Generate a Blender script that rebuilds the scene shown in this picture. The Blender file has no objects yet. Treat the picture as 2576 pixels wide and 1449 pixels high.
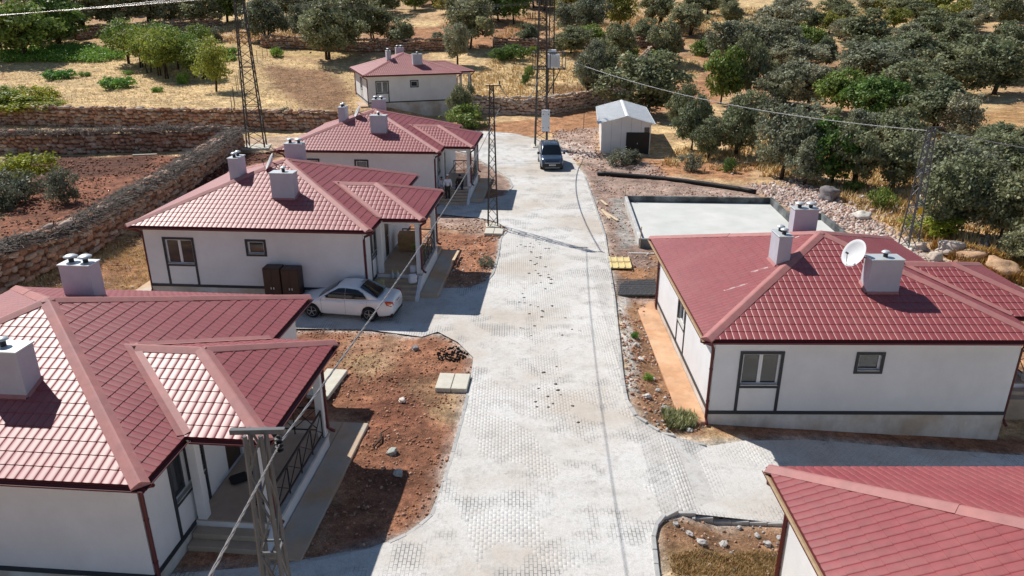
import bpy, bmesh, math, random
import numpy as np
from mathutils import Vector, Matrix
from mathutils.geometry import delaunay_2d_cdt
random.seed(7); rng = np.random.default_rng(11)
R = math.radians
scene = bpy.context.scene
col = scene.collection
# ------------------------------------------------------------------ camera
CAMZ, PITCH, FPX = 13.0, R(21.255), 1873.8          # measurements were taken on a 2576 px wide copy
cam_d = bpy.data.cameras.new('camera'); cam = bpy.data.objects.new('camera', cam_d); col.objects.link(cam)
cam.location = (0, 0, CAMZ); cam.rotation_euler = (R(90) - PITCH, 0, 0)
cam_d.sensor_width = 36; cam_d.lens = 36 * FPX / 2576; cam_d.clip_end = 3000; cam_d.clip_start = .1
scene.camera = cam
# ------------------------------------------------------------------ sky and sun
SUN_EL, SUN_DIR = R(48.0), Vector((-0.748, 0.664, 0))      # towards the sun, back left
w = bpy.data.worlds.new('World'); scene.world = w; w.use_nodes = True
nt = w.node_tree; nt.nodes.clear()
sky = nt.nodes.new('ShaderNodeTexSky'); sky.sky_type = 'NISHITA'; sky.sun_disc = False
sky.sun_elevation = SUN_EL; sky.sun_rotation = math.atan2(SUN_DIR.x, SUN_DIR.y)
sky.altitude = 900; sky.air_density = 1.2; sky.dust_density = .3; sky.ozone_density = 2.5
bg = nt.nodes.new('ShaderNodeBackground'); bg.inputs[1].default_value = .066
wo = nt.nodes.new('ShaderNodeOutputWorld'); nt.links.new(sky.outputs[0], bg.inputs[0]); nt.links.new(bg.outputs[0], wo.inputs[0])
sd = bpy.data.lights.new('sun', 'SUN'); sd.energy = 4.45; sd.angle = R(.53); sd.color = (1, .955, .89)
sun = bpy.data.objects.new('sun', sd); col.objects.link(sun)
tosun = Vector((SUN_DIR.x * math.cos(SUN_EL), SUN_DIR.y * math.cos(SUN_EL), math.sin(SUN_EL)))
sun.rotation_euler = tosun.to_track_quat('Z', 'Y').to_euler(); sun.location = (-30, 30, 40)
vs = scene.view_settings; vs.view_transform = 'Standard'; vs.look = 'None'; vs.gamma = 1; vs.exposure = 0.2; vs.use_curve_mapping = False
# ------------------------------------------------------------------ terrain heights
def sm(t): t = np.clip(t, 0, 1); return t * t * (3 - 2 * t)
def h(x, y):
    x = np.asarray(x, float); y = np.asarray(y, float)
    z = np.interp(y, [-80, 30, 60, 70, 80, 95, 110, 125, 150, 180, 250, 400, 800], [0, 0, 0, .12, .45, .9, 2.2, 4.4, 8.2, 12.0, 19.5, 37, 75])
    ys = np.interp(x, [-80, -25, -16, -6, 4, 12, 22, 30, 45], [83.5, 77.6, 77, 87, 86.5, 94, 124, 140, 165])
    wd = np.interp(x, [-80, -18, -15, -7, -5, 45], [.5, .5, 5, 5, .5, .5])
    st = np.interp(x, [-80, 20, 28], [1.4, 1.4, 0])
    z = z + st * sm((y - ys) / wd)
    d = np.interp(x, [4, 4.8, 5.5, 6.6, 17, 24, 40], [0, -.14, -.40, -.46, -1.08, -1.08, -.6]) * (1 - sm((y - 29) / 10))
    z = z + d
    z = z + np.interp(x, [-18, -9], [.28, 0]) * sm((y - 20) / 8) * (1 - sm((y - 58) / 10))
    return z
def hz(x, y): return float(h(x, y))
def ray(u, v):
    a = (u - 1288) / FPX; b = -(v - 724.5) / FPX; c, s = math.cos(PITCH), math.sin(PITCH)
    return np.array([a, c + b * s, -s + b * c])
TT = np.concatenate([np.arange(6, 120, .25), np.arange(120, 600, 1.0)])
def G(u, v):
    """where the line of sight through a measured point meets the ground"""
    r = ray(u, v); r = r / np.linalg.norm(r)
    P = r[None] * TT[:, None]; dz = CAMZ + P[:, 2] - h(P[:, 0], P[:, 1])
    k = np.argmax(dz < 0)
    if dz[k] >= 0: k = len(TT) - 1
    a, b = TT[k - 1], TT[k]
    for _ in range(18):
        m = (a + b) / 2
        if CAMZ + r[2] * m - hz(r[0] * m, r[1] * m) < 0: b = m
        else: a = m
    p = r * a
    return (float(p[0]), float(p[1]), hz(p[0], p[1]))
def fwd(p): return p[1] * math.cos(PITCH) - (p[2] - CAMZ) * math.sin(PITCH)
# ------------------------------------------------------------------ materials
MATS = {}
def M(name, c, rough=.8, var=.12, scale=2.0, bump=0, bscale=25, spec=.4, metal=0, c2=None, scale2=.6, coat=0):
    m = bpy.data.materials.new(name); m.use_nodes = True; n = m.node_tree.nodes; l = m.node_tree.links
    b = n['Principled BSDF']; b.inputs['Roughness'].default_value = rough; b.inputs['Metallic'].default_value = metal
    b.inputs['Specular IOR Level'].default_value = spec; b.inputs['Coat Weight'].default_value = coat; b.inputs['Coat Roughness'].default_value = .08
    g = n.new('ShaderNodeNewGeometry')
    src = None
    base = n.new('ShaderNodeRGB'); base.outputs[0].default_value = (*c, 1); src = base.outputs[0]
    if c2 is not None:
        t = n.new('ShaderNodeTexNoise'); t.inputs['Scale'].default_value = scale2; t.inputs['Detail'].default_value = 6; l.new(g.outputs['Position'], t.inputs['Vector'])
        rp = n.new('ShaderNodeValToRGB'); rp.color_ramp.elements[0].position = .42; rp.color_ramp.elements[1].position = .62; l.new(t.outputs[0], rp.inputs[0])
        mx = n.new('ShaderNodeMix'); mx.data_type = 'RGBA'; l.new(rp.outputs[0], mx.inputs[0]); l.new(src, mx.inputs[6]); mx.inputs[7].default_value = (*c2, 1); src = mx.outputs[2]
    if var > 0:
        t = n.new('ShaderNodeTexNoise'); t.inputs['Scale'].default_value = scale; t.inputs['Detail'].default_value = 8; t.inputs['Roughness'].default_value = .65; l.new(g.outputs['Position'], t.inputs['Vector'])
        mr = n.new('ShaderNodeMapRange'); mr.inputs[1].default_value = .3; mr.inputs[2].default_value = .7; mr.inputs[3].default_value = 1 - var; mr.inputs[4].default_value = 1 + var; l.new(t.outputs[0], mr.inputs[0])
        mx = n.new('ShaderNodeMix'); mx.data_type = 'RGBA'; mx.blend_type = 'MULTIPLY'; mx.inputs[0].default_value = 1; l.new(src, mx.inputs[6]); l.new(mr.outputs[0], mx.inputs[7]); src = mx.outputs[2]
    l.new(src, b.inputs['Base Color'])
    if bump > 0:
        t = n.new('ShaderNodeTexNoise'); t.inputs['Scale'].default_value = bscale; t.inputs['Detail'].default_value = 5; l.new(g.outputs['Position'], t.inputs['Vector'])
        bp = n.new('ShaderNodeBump'); bp.inputs['Strength'].default_value = bump; bp.inputs['Distance'].default_value = .03; l.new(t.outputs[0], bp.inputs['Height']); l.new(bp.outputs[0], b.inputs['Normal'])
    MATS[name] = m; return m
def attr_mat(name, rough=.9, spec=.2, layers=((.35, .25), (2.5, .3), (14, .35)), bump=.6, bscale=6, bdist=.08, vor=0):
    m = bpy.data.materials.new(name); m.use_nodes = True; n = m.node_tree.nodes; l = m.node_tree.links
    b = n['Principled BSDF']; b.inputs['Roughness'].default_value = rough; b.inputs['Specular IOR Level'].default_value = spec
    g = n.new('ShaderNodeNewGeometry'); a = n.new('ShaderNodeAttribute'); a.attribute_name = 'soil'; src = a.outputs['Color']
    for sc, am in layers:
        t = n.new('ShaderNodeTexNoise'); t.inputs['Scale'].default_value = sc; t.inputs['Detail'].default_value = 7; t.inputs['Roughness'].default_value = .62; l.new(g.outputs['Position'], t.inputs['Vector'])
        mr = n.new('ShaderNodeMapRange'); mr.inputs[1].default_value = .32; mr.inputs[2].default_value = .68; mr.inputs[3].default_value = 1 - am; mr.inputs[4].default_value = 1 + am; l.new(t.outputs[0], mr.inputs[0])
        mx = n.new('ShaderNodeMix'); mx.data_type = 'RGBA'; mx.blend_type = 'MULTIPLY'; mx.inputs[0].default_value = 1; l.new(src, mx.inputs[6]); l.new(mr.outputs[0], mx.inputs[7]); src = mx.outputs[2]
    l.new(src, b.inputs['Base Color'])
    t = n.new('ShaderNodeTexNoise'); t.inputs['Scale'].default_value = bscale; t.inputs['Detail'].default_value = 8; t.inputs['Roughness'].default_value = .7; l.new(g.outputs['Position'], t.inputs['Vector'])
    bp = n.new('ShaderNodeBump'); bp.inputs['Strength'].default_value = bump; bp.inputs['Distance'].default_value = bdist; l.new(t.outputs[0], bp.inputs['Height']); l.new(bp.outputs[0], b.inputs['Normal'])
    MATS[name] = m; return m
def leaf_mat(name, c, trans=.3):
    m = bpy.data.materials.new(name); m.use_nodes = True; n = m.node_tree.nodes; l = m.node_tree.links
    b = n['Principled BSDF']; b.inputs['Roughness'].default_value = .55; b.inputs['Specular IOR Level'].default_value = .35
    a = n.new('ShaderNodeAttribute'); a.attribute_name = 'soil'
    oi = n.new('ShaderNodeObjectInfo'); hs = n.new('ShaderNodeHueSaturation')
    mx = n.new('ShaderNodeMix'); mx.data_type = 'RGBA'; mx.blend_type = 'MULTIPLY'; mx.inputs[0].default_value = 1; mx.inputs[6].default_value = (*c, 1); l.new(a.outputs['Color'], mx.inputs[7])
    mr = n.new('ShaderNodeMapRange'); mr.inputs[3].default_value = .465; mr.inputs[4].default_value = .525; l.new(oi.outputs['Random'], mr.inputs[0]); l.new(mr.outputs[0], hs.inputs['Hue'])
    mr = n.new('ShaderNodeMapRange'); mr.inputs[3].default_value = 1.25; mr.inputs[4].default_value = .75; l.new(oi.outputs['Random'], mr.inputs[0]); l.new(mr.outputs[0], hs.inputs['Value'])
    l.new(mx.outputs[2], hs.inputs['Color']); l.new(hs.outputs[0], b.inputs['Base Color'])
    tr = n.new('ShaderNodeBsdfTranslucent'); l.new(hs.outputs[0], tr.inputs[0])
    ms = n.new('ShaderNodeMixShader'); ms.inputs[0].default_value = trans; o = n['Material Output']
    l.new(b.outputs[0], ms.inputs[1]); l.new(tr.outputs[0], ms.inputs[2]); l.new(ms.outputs[0], o.inputs[0])
    MATS[name] = m; return m
attr_mat('ground', layers=((.18, .2), (1.3, .38), (5, .38), (25, .38)), bump=.9, bscale=5, bdist=.12)
attr_mat('rubble', layers=((3, .25), (20, .25)), bump=.5, bscale=15, bdist=.03)
attr_mat('stonewall', layers=((1.2, .25), (9, .3)), bump=.6, bscale=14, bdist=.03)
attr_mat('straw', layers=((1, .25),), bump=0)
M('stucco', (.77, .775, .79), .9, .05, 1.2, .12, 60, .2, c2=(.73, .73, .74), scale2=.35)
M('plinth', (.66, .65, .62), .9, .12, 2.5, .15, 40, .2, c2=(.52, .44, .36), scale2=.7)
M('trim', (.028, .033, .042), .5, .1, 3)
M('tile', (.285, .050, .054), .5, .15, 4.5, 0, 0, .95, c2=(.31, .066, .066), scale2=.55)
M('cap', (.44, .185, .17), .62, .14, 3, .05, 8, .35, c2=(.40, .18, .17), scale2=1.4)
M('gutter', (.12, .02, .022), .4, .12, 4)
M('dustgutter', (.40, .29, .17), .8, .2, 6)
M('deck', (.14, .03, .03), .8, .1, 2)
M('soffit', (.6, .58, .55), .9, .05)
M('chimney', (.52, .52, .585), .9, .07, 2, .12, 40, .2)
M('zinc', (.62, .65, .66), .45, .1, 5, 0, 0, .5, metal=.3)
M('pipe_dark', (.03, .03, .035), .6, .1)
M('glass', (.05, .058, .065), .04, 0, spec=1.0, metal=.35)
M('sash', (.78, .79, .80), .4, .03)
M('concrete', (.48, .45, .41), .9, .15, 1.5, .25, 20, .2, c2=(.55, .50, .44), scale2=.8)
M('apron', (.52, .45, .37), .92, .12, 1.2, .2, 25, .2, c2=(.56, .36, .22), scale2=.5)
M('apron_dust', (.64, .40, .25), .92, .2, 1.6, .25, 25, .2, c2=(.55, .31, .175), scale2=.7)
M('porchtile', (.42, .33, .26), .6, .12, 3)
M('steps', (.48, .38, .29), .8, .15, 2, .1, 20)
M('iron', (.02, .02, .023), .5, .1)
M('door', (.05, .03, .022), .5, .15, 3)
M('steel', (.125, .13, .14), .6, .2, 4, metal=.1)
M('steel_dark', (.075, .07, .068), .65, .3, 4, metal=.3)
M('wire', (.30, .30, .31), .45, .1, metal=.3)
M('hvwire', (.6, .6, .6), .35, 0, metal=.6)
M('paver', (.60, .575, .54), .9, .13, 9, .3, 40, .25, c2=(.66, .635, .60), scale2=.28)
M('kerb', (.42, .42, .41), .9, .15, 3, .3, 30, .2, c2=(.55, .53, .5), scale2=.5)
M('whitecar', (.90, .90, .90), .22, .02, 2, 0, 0, .5, coat=.6)
M('bluecar', (.065, .105, .165), .26, .02, 2, 0, 0, .6, metal=.45, coat=.7)
M('rubber', (.018, .018, .018), .8, .1)
M('rim', (.42, .43, .44), .35, .1, metal=.7)
M('redlamp', (.5, .02, .015), .2, .05, coat=.5)
M('amber', (.75, .25, .05), .2, .05, coat=.5)
M('headlamp', (.18, .19, .21), .12, .05, coat=.8)
M('blackplastic', (.015, .016, .018), .5, .1)
M('plate', (.85, .85, .85), .4, 0)
M('shedwall', (.80, .79, .77), .6, .05, 1, 0, 0, .3)
M('shedroof', (.86, .87, .87), .9, .05, 2, 0, 0, .1)
M('sheddoor', (.022, .018, .015), .55, .1)
M('cabinet_brown', (.05, .028, .02), .45, .1)
M('whitepaint', (.78, .79, .8), .35, .05, 2)
M('slabfresh', (.60, .61, .58), .85, .08, .6, .08, 10, .25, c2=(.66, .655, .62), scale2=.35)
M('bitumen', (.05, .055, .055), .8, .3, 4, .3, 20, c2=(.20, .21, .21), scale2=.8)
M('formconcrete', (.50, .49, .47), .9, .15, 2, .25, 20, c2=(.62, .6, .58), scale2=.9)
M('blackpipe', (.012, .012, .012), .6, .2, 2)
M('plank', (.62, .47, .31), .8, .2, 6, .2, 30, c2=(.68, .54, .37), scale2=2)
M('formpanel', (.70, .57, .27), .6, .12, 3, c2=(.78, .62, .28), scale2=2)
M('rebar', (.05, .045, .045), .7, .2)
M('bark', (.085, .06, .045), .95, .25, 6, .5, 20, .1)
M('twig', (.26, .225, .195), .95, .45, 2.5, 0, 0, .1)
M('cover', (.62, .59, .50), .9, .1, 3, .2, 25)
M('soot', (.02, .019, .018), 1, .3, 8, .6, 20, .1)
M('dung', (.13, .105, .085), 1, .3, 12, .5, 30, .1)
M('skin', (.38, .22, .15), .6, .05); M('shirt', (.72, .74, .82), .9, .05); M('trouser', (.035, .03, .03), .9, .1); M('dress', (.55, .5, .52), .9, .12, 8)
M('hair', (.015, .012, .01), .6, .1); M('darkshirt', (.045, .035, .03), .9, .3, 20); M('navy', (.02, .025, .05), .9, .1); M('bluecloth', (.05, .13, .35), .9, .1)
M('bag', (.72, .72, .78), .6, .05); M('canister', (.45, .42, .22), .4, .1); M('teal', (.06, .5, .48), .7, .1); M('yellowplastic', (.75, .62, .05), .4, 0); M('clearplastic', (.5, .55, .58), .2, .1); M('orange', (.6, .12, .04), .5, 0); M('darkcloth', (.02, .02, .022), .9, .2)
M('wood', (.36, .22, .11), .8, .2, 5)
M('signyellow', (.75, .5, .03), .5, 0)
leaf_mat('leaf_oak', (.235, .26, .14)); leaf_mat('leaf_grey', (.29, .305, .20)); leaf_mat('leaf_green', (.15, .24, .055)); leaf_mat('leaf_orchard', (.21, .29, .055), .4)
leaf_mat('leaf_yellow', (.28, .29, .06)); leaf_mat('leaf_lime', (.26, .32, .04), .4); leaf_mat('leaf_vine', (.17, .34, .06)); leaf_mat('leaf_olive', (.17, .19, .13))
# ------------------------------------------------------------------ mesh helpers
class MB:
    def __init__(s): s.v = []; s.f = []; s.c = None
    def add(s, v, f):
        o = len(s.v); s.v += [tuple(p) for p in v]; s.f += [tuple(i + o for i in q) for q in f]; return s
    def box(s, x0, x1, y0, y1, z0, z1, m=None):
        v = [(x0, y0, z0), (x1, y0, z0), (x1, y1, z0), (x0, y1, z0), (x0, y0, z1), (x1, y0, z1), (x1, y1, z1), (x0, y1, z1)]
        if m is not None: v = [tuple(m @ Vector(p)) for p in v]
        return s.add(v, [(0, 3, 2, 1), (4, 5, 6, 7), (0, 1, 5, 4), (1, 2, 6, 5), (2, 3, 7, 6), (3, 0, 4, 7)])
    def cbox(s, x0, x1, y0, y1, z0, z1, b=.02, m=None):
        """box with chamfered vertical and top edges"""
        bm = bmesh.new(); bmesh.ops.create_cube(bm, size=1)
        for v in bm.verts: v.co = Vector(((x0 + x1) / 2 + v.co.x * (x1 - x0), (y0 + y1) / 2 + v.co.y * (y1 - y0), (z0 + z1) / 2 + v.co.z * (z1 - z0)))
        bmesh.ops.bevel(bm, geom=bm.edges[:], offset=b, segments=1, affect='EDGES')
        if m is not None: bm.transform(m)
        bm.verts.index_update(); s.add([v.co[:] for v in bm.verts], [[v.index for v in f.verts] for f in bm.faces]); bm.free(); return s
    def beam(s, a, b, w, t=None):
        a, b = Vector(a), Vector(b); d = b - a; L = d.length; t = w if t is None else t
        m = Matrix.Translation(a) @ d.to_track_quat('Z', 'Y').to_matrix().to_4x4()
        return s.box(-w / 2, w / 2, -t / 2, t / 2, 0, L, m)
    def tube(s, pts, r, n=8, caps=True):
        P = [Vector(p) for p in pts]; rr = r if hasattr(r, '__len__') else [r] * len(P); V = []; F = []
        for i, p in enumerate(P):
            d = (P[min(i + 1, len(P) - 1)] - P[max(i - 1, 0)]).normalized()
            a = d.cross(Vector((0, 0, 1)) if abs(d.z) < .95 else Vector((1, 0, 0))).normalized(); b = d.cross(a)
            for k in range(n):
                t = 2 * math.pi * k / n; V.append(p + (a * math.cos(t) + b * math.sin(t)) * rr[i])
        for i in range(len(P) - 1):
            for k in range(n): F.append((i * n + k, (i + 1) * n + k, (i + 1) * n + (k + 1) % n, i * n + (k + 1) % n))
        if caps: F.append(tuple(range(n))); F.append(tuple(reversed(range((len(P) - 1) * n, len(P) * n))))
        return s.add(V, F)
    def lathe(s, prof, n=16, m=None):
        V = []; F = []
        for r, z in prof:
            for k in range(n):
                t = 2 * math.pi * k / n; p = Vector((r * math.cos(t), r * math.sin(t), z)); V.append(m @ p if m is not None else p)
        for i in range(len(prof) - 1):
            for k in range(n): F.append((i * n + k, i * n + (k + 1) % n, (i + 1) * n + (k + 1) % n, (i + 1) * n + k))
        F.append(tuple(reversed(range(n)))); F.append(tuple(range((len(prof) - 1) * n, len(prof) * n)))
        return s.add(V, F)
    def prism(s, poly, z0, z1):
        n = len(poly); V = [(x, y, z0) for x, y in poly] + [(x, y, z1) for x, y in poly]
        return s.add(V, [tuple(reversed(range(n))), tuple(range(n, 2 * n))] + [(i, (i + 1) % n, n + (i + 1) % n, n + i) for i in range(n)])
    def quad(s, a, b, c, d): return s.add([a, b, c, d], [(0, 1, 2, 3)])
    def mesh(s, name, mat, smooth=False):
        me = bpy.data.meshes.new(name); me.from_pydata(s.v, [], s.f); me.materials.append(MATS[mat] if isinstance(mat, str) else mat)
        if smooth: me.polygons.foreach_set('use_smooth', [True] * len(me.polygons))
        return me
    def build(s, name, mat, parent=None, smooth=False): return obj(name, s.mesh(name, mat, smooth), parent)
def obj(name, me, parent=None, loc=None, rot=None, scale=None):
    o = bpy.data.objects.new(name, me); col.objects.link(o)
    if parent is not None: o.parent = parent
    if loc is not None: o.location = loc
    if rot is not None: o.rotation_euler = rot
    if scale is not None: o.scale = scale
    return o
def tag(o, label=None, cat=None, group=None, kind=None):
    if label: o['label'] = label
    if cat: o['category'] = cat
    if group: o['group'] = group
    if kind: o['kind'] = kind
    return o
def thing(name, label, cat, loc, rz=0, group=None):
    o = obj(name, None, None, loc, (0, 0, rz)); o.empty_display_size = .3
    return tag(o, label, cat, group)
def npmesh(name, V, F, mat, colors=None, smooth=False):
    """V (n,3) F (m,k) arrays, colors per vertex"""
    V = np.asarray(V, np.float32); F = np.asarray(F, np.int32); k = F.shape[1]
    me = bpy.data.meshes.new(name); me.vertices.add(len(V)); me.vertices.foreach_set('co', V.ravel())
    me.loops.add(F.size); me.loops.foreach_set('vertex_index', F.ravel()); me.polygons.add(len(F))
    me.polygons.foreach_set('loop_start', np.arange(0, F.size, k, dtype=np.int32))
    if smooth: me.polygons.foreach_set('use_smooth', np.ones(len(F), bool))
    if colors is not None:
        a = me.color_attributes.new('soil', 'FLOAT_COLOR', 'POINT'); c = np.ones((len(V), 4), np.float32); c[:, :3] = colors; a.data.foreach_set('color', c.ravel())
    me.materials.append(MATS[mat]); me.update(calc_edges=True); return me
def inpoly(px, py, poly):
    res = np.zeros(px.shape, bool); n = len(poly)
    for i in range(n):
        x1, y1 = poly[i][:2]; x2, y2 = poly[(i + 1) % n][:2]
        if y1 == y2: continue
        c = ((y1 > py) != (y2 > py)) & (px < (x2 - x1) * (py - y1) / (y2 - y1) + x1); res ^= c
    return res
def pdist(px, py, poly, closed=True):
    d = np.full(px.shape, 1e9); n = len(poly)
    for i in range(n if closed else n - 1):
        x1, y1 = poly[i][:2]; x2, y2 = poly[(i + 1) % n][:2]; L = (x2 - x1) ** 2 + (y2 - y1) ** 2 + 1e-9
        t = np.clip(((px - x1) * (x2 - x1) + (py - y1) * (y2 - y1)) / L, 0, 1)
        d = np.minimum(d, np.hypot(px - x1 - t * (x2 - x1), py - y1 - t * (y2 - y1)))
    return d
def vnoise(x, y, sc, seed=0):
    """cheap smooth value noise on arrays"""
    x = x * sc + seed * 17.3; y = y * sc - seed * 9.1; xi = np.floor(x).astype(int); yi = np.floor(y).astype(int); fx = sm(x - xi); fy = sm(y - yi)
    def hsh(a, b):
        n = (a * 374761393 + b * 668265263 + seed * 1442695) & 0x7fffffff; n = ((n ^ (n >> 13)) * 1274126177) & 0x7fffffff; return (n & 0xffff) / 65535.0
    return (hsh(xi, yi) * (1 - fx) + hsh(xi + 1, yi) * fx) * (1 - fy) + (hsh(xi, yi + 1) * (1 - fx) + hsh(xi + 1, yi + 1) * fx) * fy

def streaks(name, amt=.10):
    m = MATS[name]; n = m.node_tree.nodes; l = m.node_tree.links; b = n['Principled BSDF']; src = b.inputs['Base Color'].links[0].from_socket
    g = n.new('ShaderNodeNewGeometry'); mp = n.new('ShaderNodeMapping'); mp.inputs['Scale'].default_value = (1.6, 1.6, .5); l.new(g.outputs['Position'], mp.inputs[0])
    t = n.new('ShaderNodeTexNoise'); t.inputs['Scale'].default_value = 1; t.inputs['Detail'].default_value = 7; t.inputs['Roughness'].default_value = .7; l.new(mp.outputs[0], t.inputs['Vector'])
    mr = n.new('ShaderNodeMapRange'); mr.inputs[1].default_value = .48; mr.inputs[2].default_value = .72; mr.inputs[3].default_value = 0; mr.inputs[4].default_value = amt; l.new(t.outputs[0], mr.inputs[0])
    mx = n.new('ShaderNodeMix'); mx.data_type = 'RGBA'; l.new(mr.outputs[0], mx.inputs[0]); l.new(src, mx.inputs[6]); mx.inputs[7].default_value = (.30, .25, .20, 1); l.new(mx.outputs[2], b.inputs['Base Color'])
streaks('stucco', .055); streaks('chimney', .14); streaks('plinth', .35); streaks('shedwall', .06); streaks('tile', .08)
M('sealant', (.50, .36, .34), .8, .15)
# ------------------------------------------------------------------ ground, road, kerbs
ROAD = [(-3.0,-40),(-3.0,10.2),(-3.6,10.9),(-13,11.2),(-13,13.9),(-8,14.3),(-5.5,14.6),(-3.4,15.2),(-2.6,15.8),(-2.15,16.5),(-2.0,17.5),(-1.8,19.5),(-1.62,21.8),(-1.5,24),(-1.5,25.9),(-2.2,27.3),(-3.1,28.3),(-3.7,27.8),(-6,28.5),(-10,28.6),(-16.4,29.2),(-16.4,31.3),(-6.6,30.9),(-6.2,32.6),(-3.4,33.3),(-1.9,33.4),(-1.25,34.2),(-.95,35.3),(-.75,38),(-.65,41.3),(-.2,43),(-.9,44.6),(-1.9,45.5),(-5,46.6),(-14.7,47.2),(-14.7,48.5),(-5,48.2),(-4.6,49.8),(-1.6,50.4),(-.4,51.5),(.05,54),(-.2,56.5),(-.85,58.6),(-2.2,62),(-3.6,66),(-6.5,69),(-10,70.5),(-10,76),(-4,77),(0,75.5),(2.2,73),(3.9,71.5),(5,66),(5.7,58),(5.6,50.5),(5.45,42),(5.15,37.8),(4.8,32.6),(4.05,24.3),(3.95,22.6),(4.15,21.5),(4.8,20.8),(6.3,20.45),(7.6,20.9),(10,21.15),(14,20.95),(18,20.75),(34,20.4),(34,16.3),(7.6,16.75),(4.5,16.7),(3.9,16.3),(3.65,15.6),(3.5,14.2),(3.4,5),(3.4,-40)]
SO = dict(red=(.255,.105,.062), plot=(.37,.172,.098), ochre=(.42,.245,.11), straw=(.64,.455,.235), gravel=(.43,.31,.25), pale=(.58,.475,.41), track=(.56,.40,.28), dark=(.13,.055,.036),
          dust=(.58,.55,.50), orange=(.44,.225,.115), forest=(.50,.325,.18), drygrass=(.52,.36,.165), beige=(.44,.29,.16), brown=(.30,.17,.095), verge=(.33,.225,.18), grey=(.36,.33,.30))
ZONES = [  # colour, outline measured on the photograph and dropped on the ground, edge softness in metres
 ('straw', [(0,298),(0,100),(330,120),(640,140),(900,170),(890,290),(640,292),(300,290)], 2.0),
 ('brown', [(660,165),(830,175),(890,230),(880,285),(760,270),(690,225)], 3.0),
 ('drygrass', [(0,120),(330,130),(640,140),(900,150),(900,130),(600,105),(300,100),(0,100)], 2.5),
 ('straw', [(1165,190),(1240,150),(1420,115),(1760,150),(1760,190),(1550,238),(1350,258),(1190,280)], 1.5),
 ('brown', [(1380,215),(1480,215),(1490,240),(1380,245)], 1.5),
 ('orange', [(1180,318),(1350,298),(1500,272),(1760,200),(1830,215),(1800,260),(1640,285),(1520,320),(1400,335),(1250,350)], .8),
 ('gravel', [(1375,372),(1400,335),(1500,320),(1515,400),(1640,405),(1700,450),(1900,470),(1910,492),(1500,445),(1440,400)], .8),
 ('pale', [(1380,352),(1480,360),(1490,400),(1440,395)], .8),
 ('verge', [(1465,425),(1520,430),(1900,488),(2110,590),(2000,600),(1640,600),(1655,760),(1560,800),(1530,620),(1490,500)], .5),
 ('gravel', [(1500,445),(1700,470),(1900,492),(1950,505),(1580,497)], .6),
 ('grey', [(1540,500),(1580,500),(1612,620),(1560,625)], .5),
 ('orange', [(1548,672),(1650,678),(1650,705),(1556,705)], .3),
 ('brown', [(1552,755),(1610,757),(1785,1085),(1640,1078),(1580,1005)], .35),
 ('dust', [(1548,740),(1575,750),(1600,980),(1578,1000)], .3),
 ('pale', [(1900,470),(2000,462),(2280,610),(2460,690),(2600,730),(2600,790),(2300,660),(2090,570),(1950,510)], .6),
 ('forest', [(1700,420),(2576,420),(2576,640),(2440,660),(2290,600),(2010,445),(1880,455)], 1.0),
 ('orange', [(1560,395),(1900,420),(1880,455),(1700,440)], 1.0),
 ('plot', [(1780,1060),(2600,1100),(2600,1165),(1960,1150),(1860,1100)], .4),
 ('brown', [(1640,1280),(2010,1285),(2060,1449),(1655,1449)], .3),
 ('drygrass', [(1690,1400),(1760,1385),(1830,1402),(1900,1388),(1990,1398),(2050,1449),(1700,1449)], .6),
 ('plot', [(735,832),(930,832),(1060,852),(1100,836),(1150,860),(1192,900),(1186,960),(1085,1300),(985,1362),(740,1440),(800,1090),(845,870)], .25),
 ('beige', [(1010,955),(1120,940),(1160,1000),(1150,1060),(1060,1030)], .5),
 ('beige', [(860,880),(960,900),(960,950),(870,930)], .5),
 ('red', [(860,990),(1010,1010),(1060,1060),(960,1120),(880,1090)], .6),
 ('plot', [(1080,535),(1226,552),(1285,580),(1262,605),(1238,695),(1208,727),(1095,727)], .25),
 ('gravel', [(1095,540),(1226,555),(1275,585),(1180,590),(1100,565)], .4),
 ('plot', [(1180,440),(1285,470),(1285,500),(1180,500)], .3),
 ('verge', [(1100,330),(1187,386),(1222,413),(1264,436),(1292,470),(1286,485),(1180,470),(1100,440)], .4),
 ('ochre', [(0,745),(0,725),(215,640),(380,580),(410,740),(330,748)], .6),
 ('orange', [(120,705),(250,660),(330,640),(340,690),(200,730)], .8),
 ('red', [(0,400),(560,388),(450,480),(210,600),(0,615)], .8),
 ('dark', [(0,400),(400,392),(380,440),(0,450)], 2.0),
 ('track', [(560,348),(880,335),(880,378),(640,380),(590,372)], .6),
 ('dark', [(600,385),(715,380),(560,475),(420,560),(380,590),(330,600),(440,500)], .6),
 ('orange', [(940,55),(1330,45),(1340,118),(1010,128),(950,100)], 3.0),
 ('orange', [(1430,105),(1640,90),(1700,150),(1450,150)], 3.0),
 ('straw', [(1000,50),(1120,52),(1110,66),(1000,70)], 2.0),
 ('straw', [(1500,5),(1800,0),(2600,-2),(2600,55),(2300,70),(2000,72),(1780,50)], 4.0),
 ('ochre', [(1520,40),(1770,45),(1790,110),(1560,100)], 4.0),
 ('ochre', [(2450,290),(2600,250),(2600,430),(2460,420)], 2.5),
]
def grow(a, b, s0, g):
    out = [a]; s = s0; sg = 1 if b > a else -1
    while (b - out[-1]) * sg > 0: out.append(out[-1] + s * sg); s *= g
    return out[1:]
XS = np.array(sorted(list(np.arange(-30, 30.01, .33)) + grow(30, 420, .4, 1.05) + grow(-30, -420, .4, 1.05)))
YS = np.array(sorted(list(np.arange(8, 74.01, .33)) + grow(74, 140, .36, 1.006) + grow(140, 900, 1.0, 1.05) + grow(8, -70, .5, 1.15)))
gx, gy = np.meshgrid(XS, YS)
gz = h(gx, gy)
rd = pdist(gx, gy, ROAD); rin = inpoly(gx, gy, ROAD)
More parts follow.
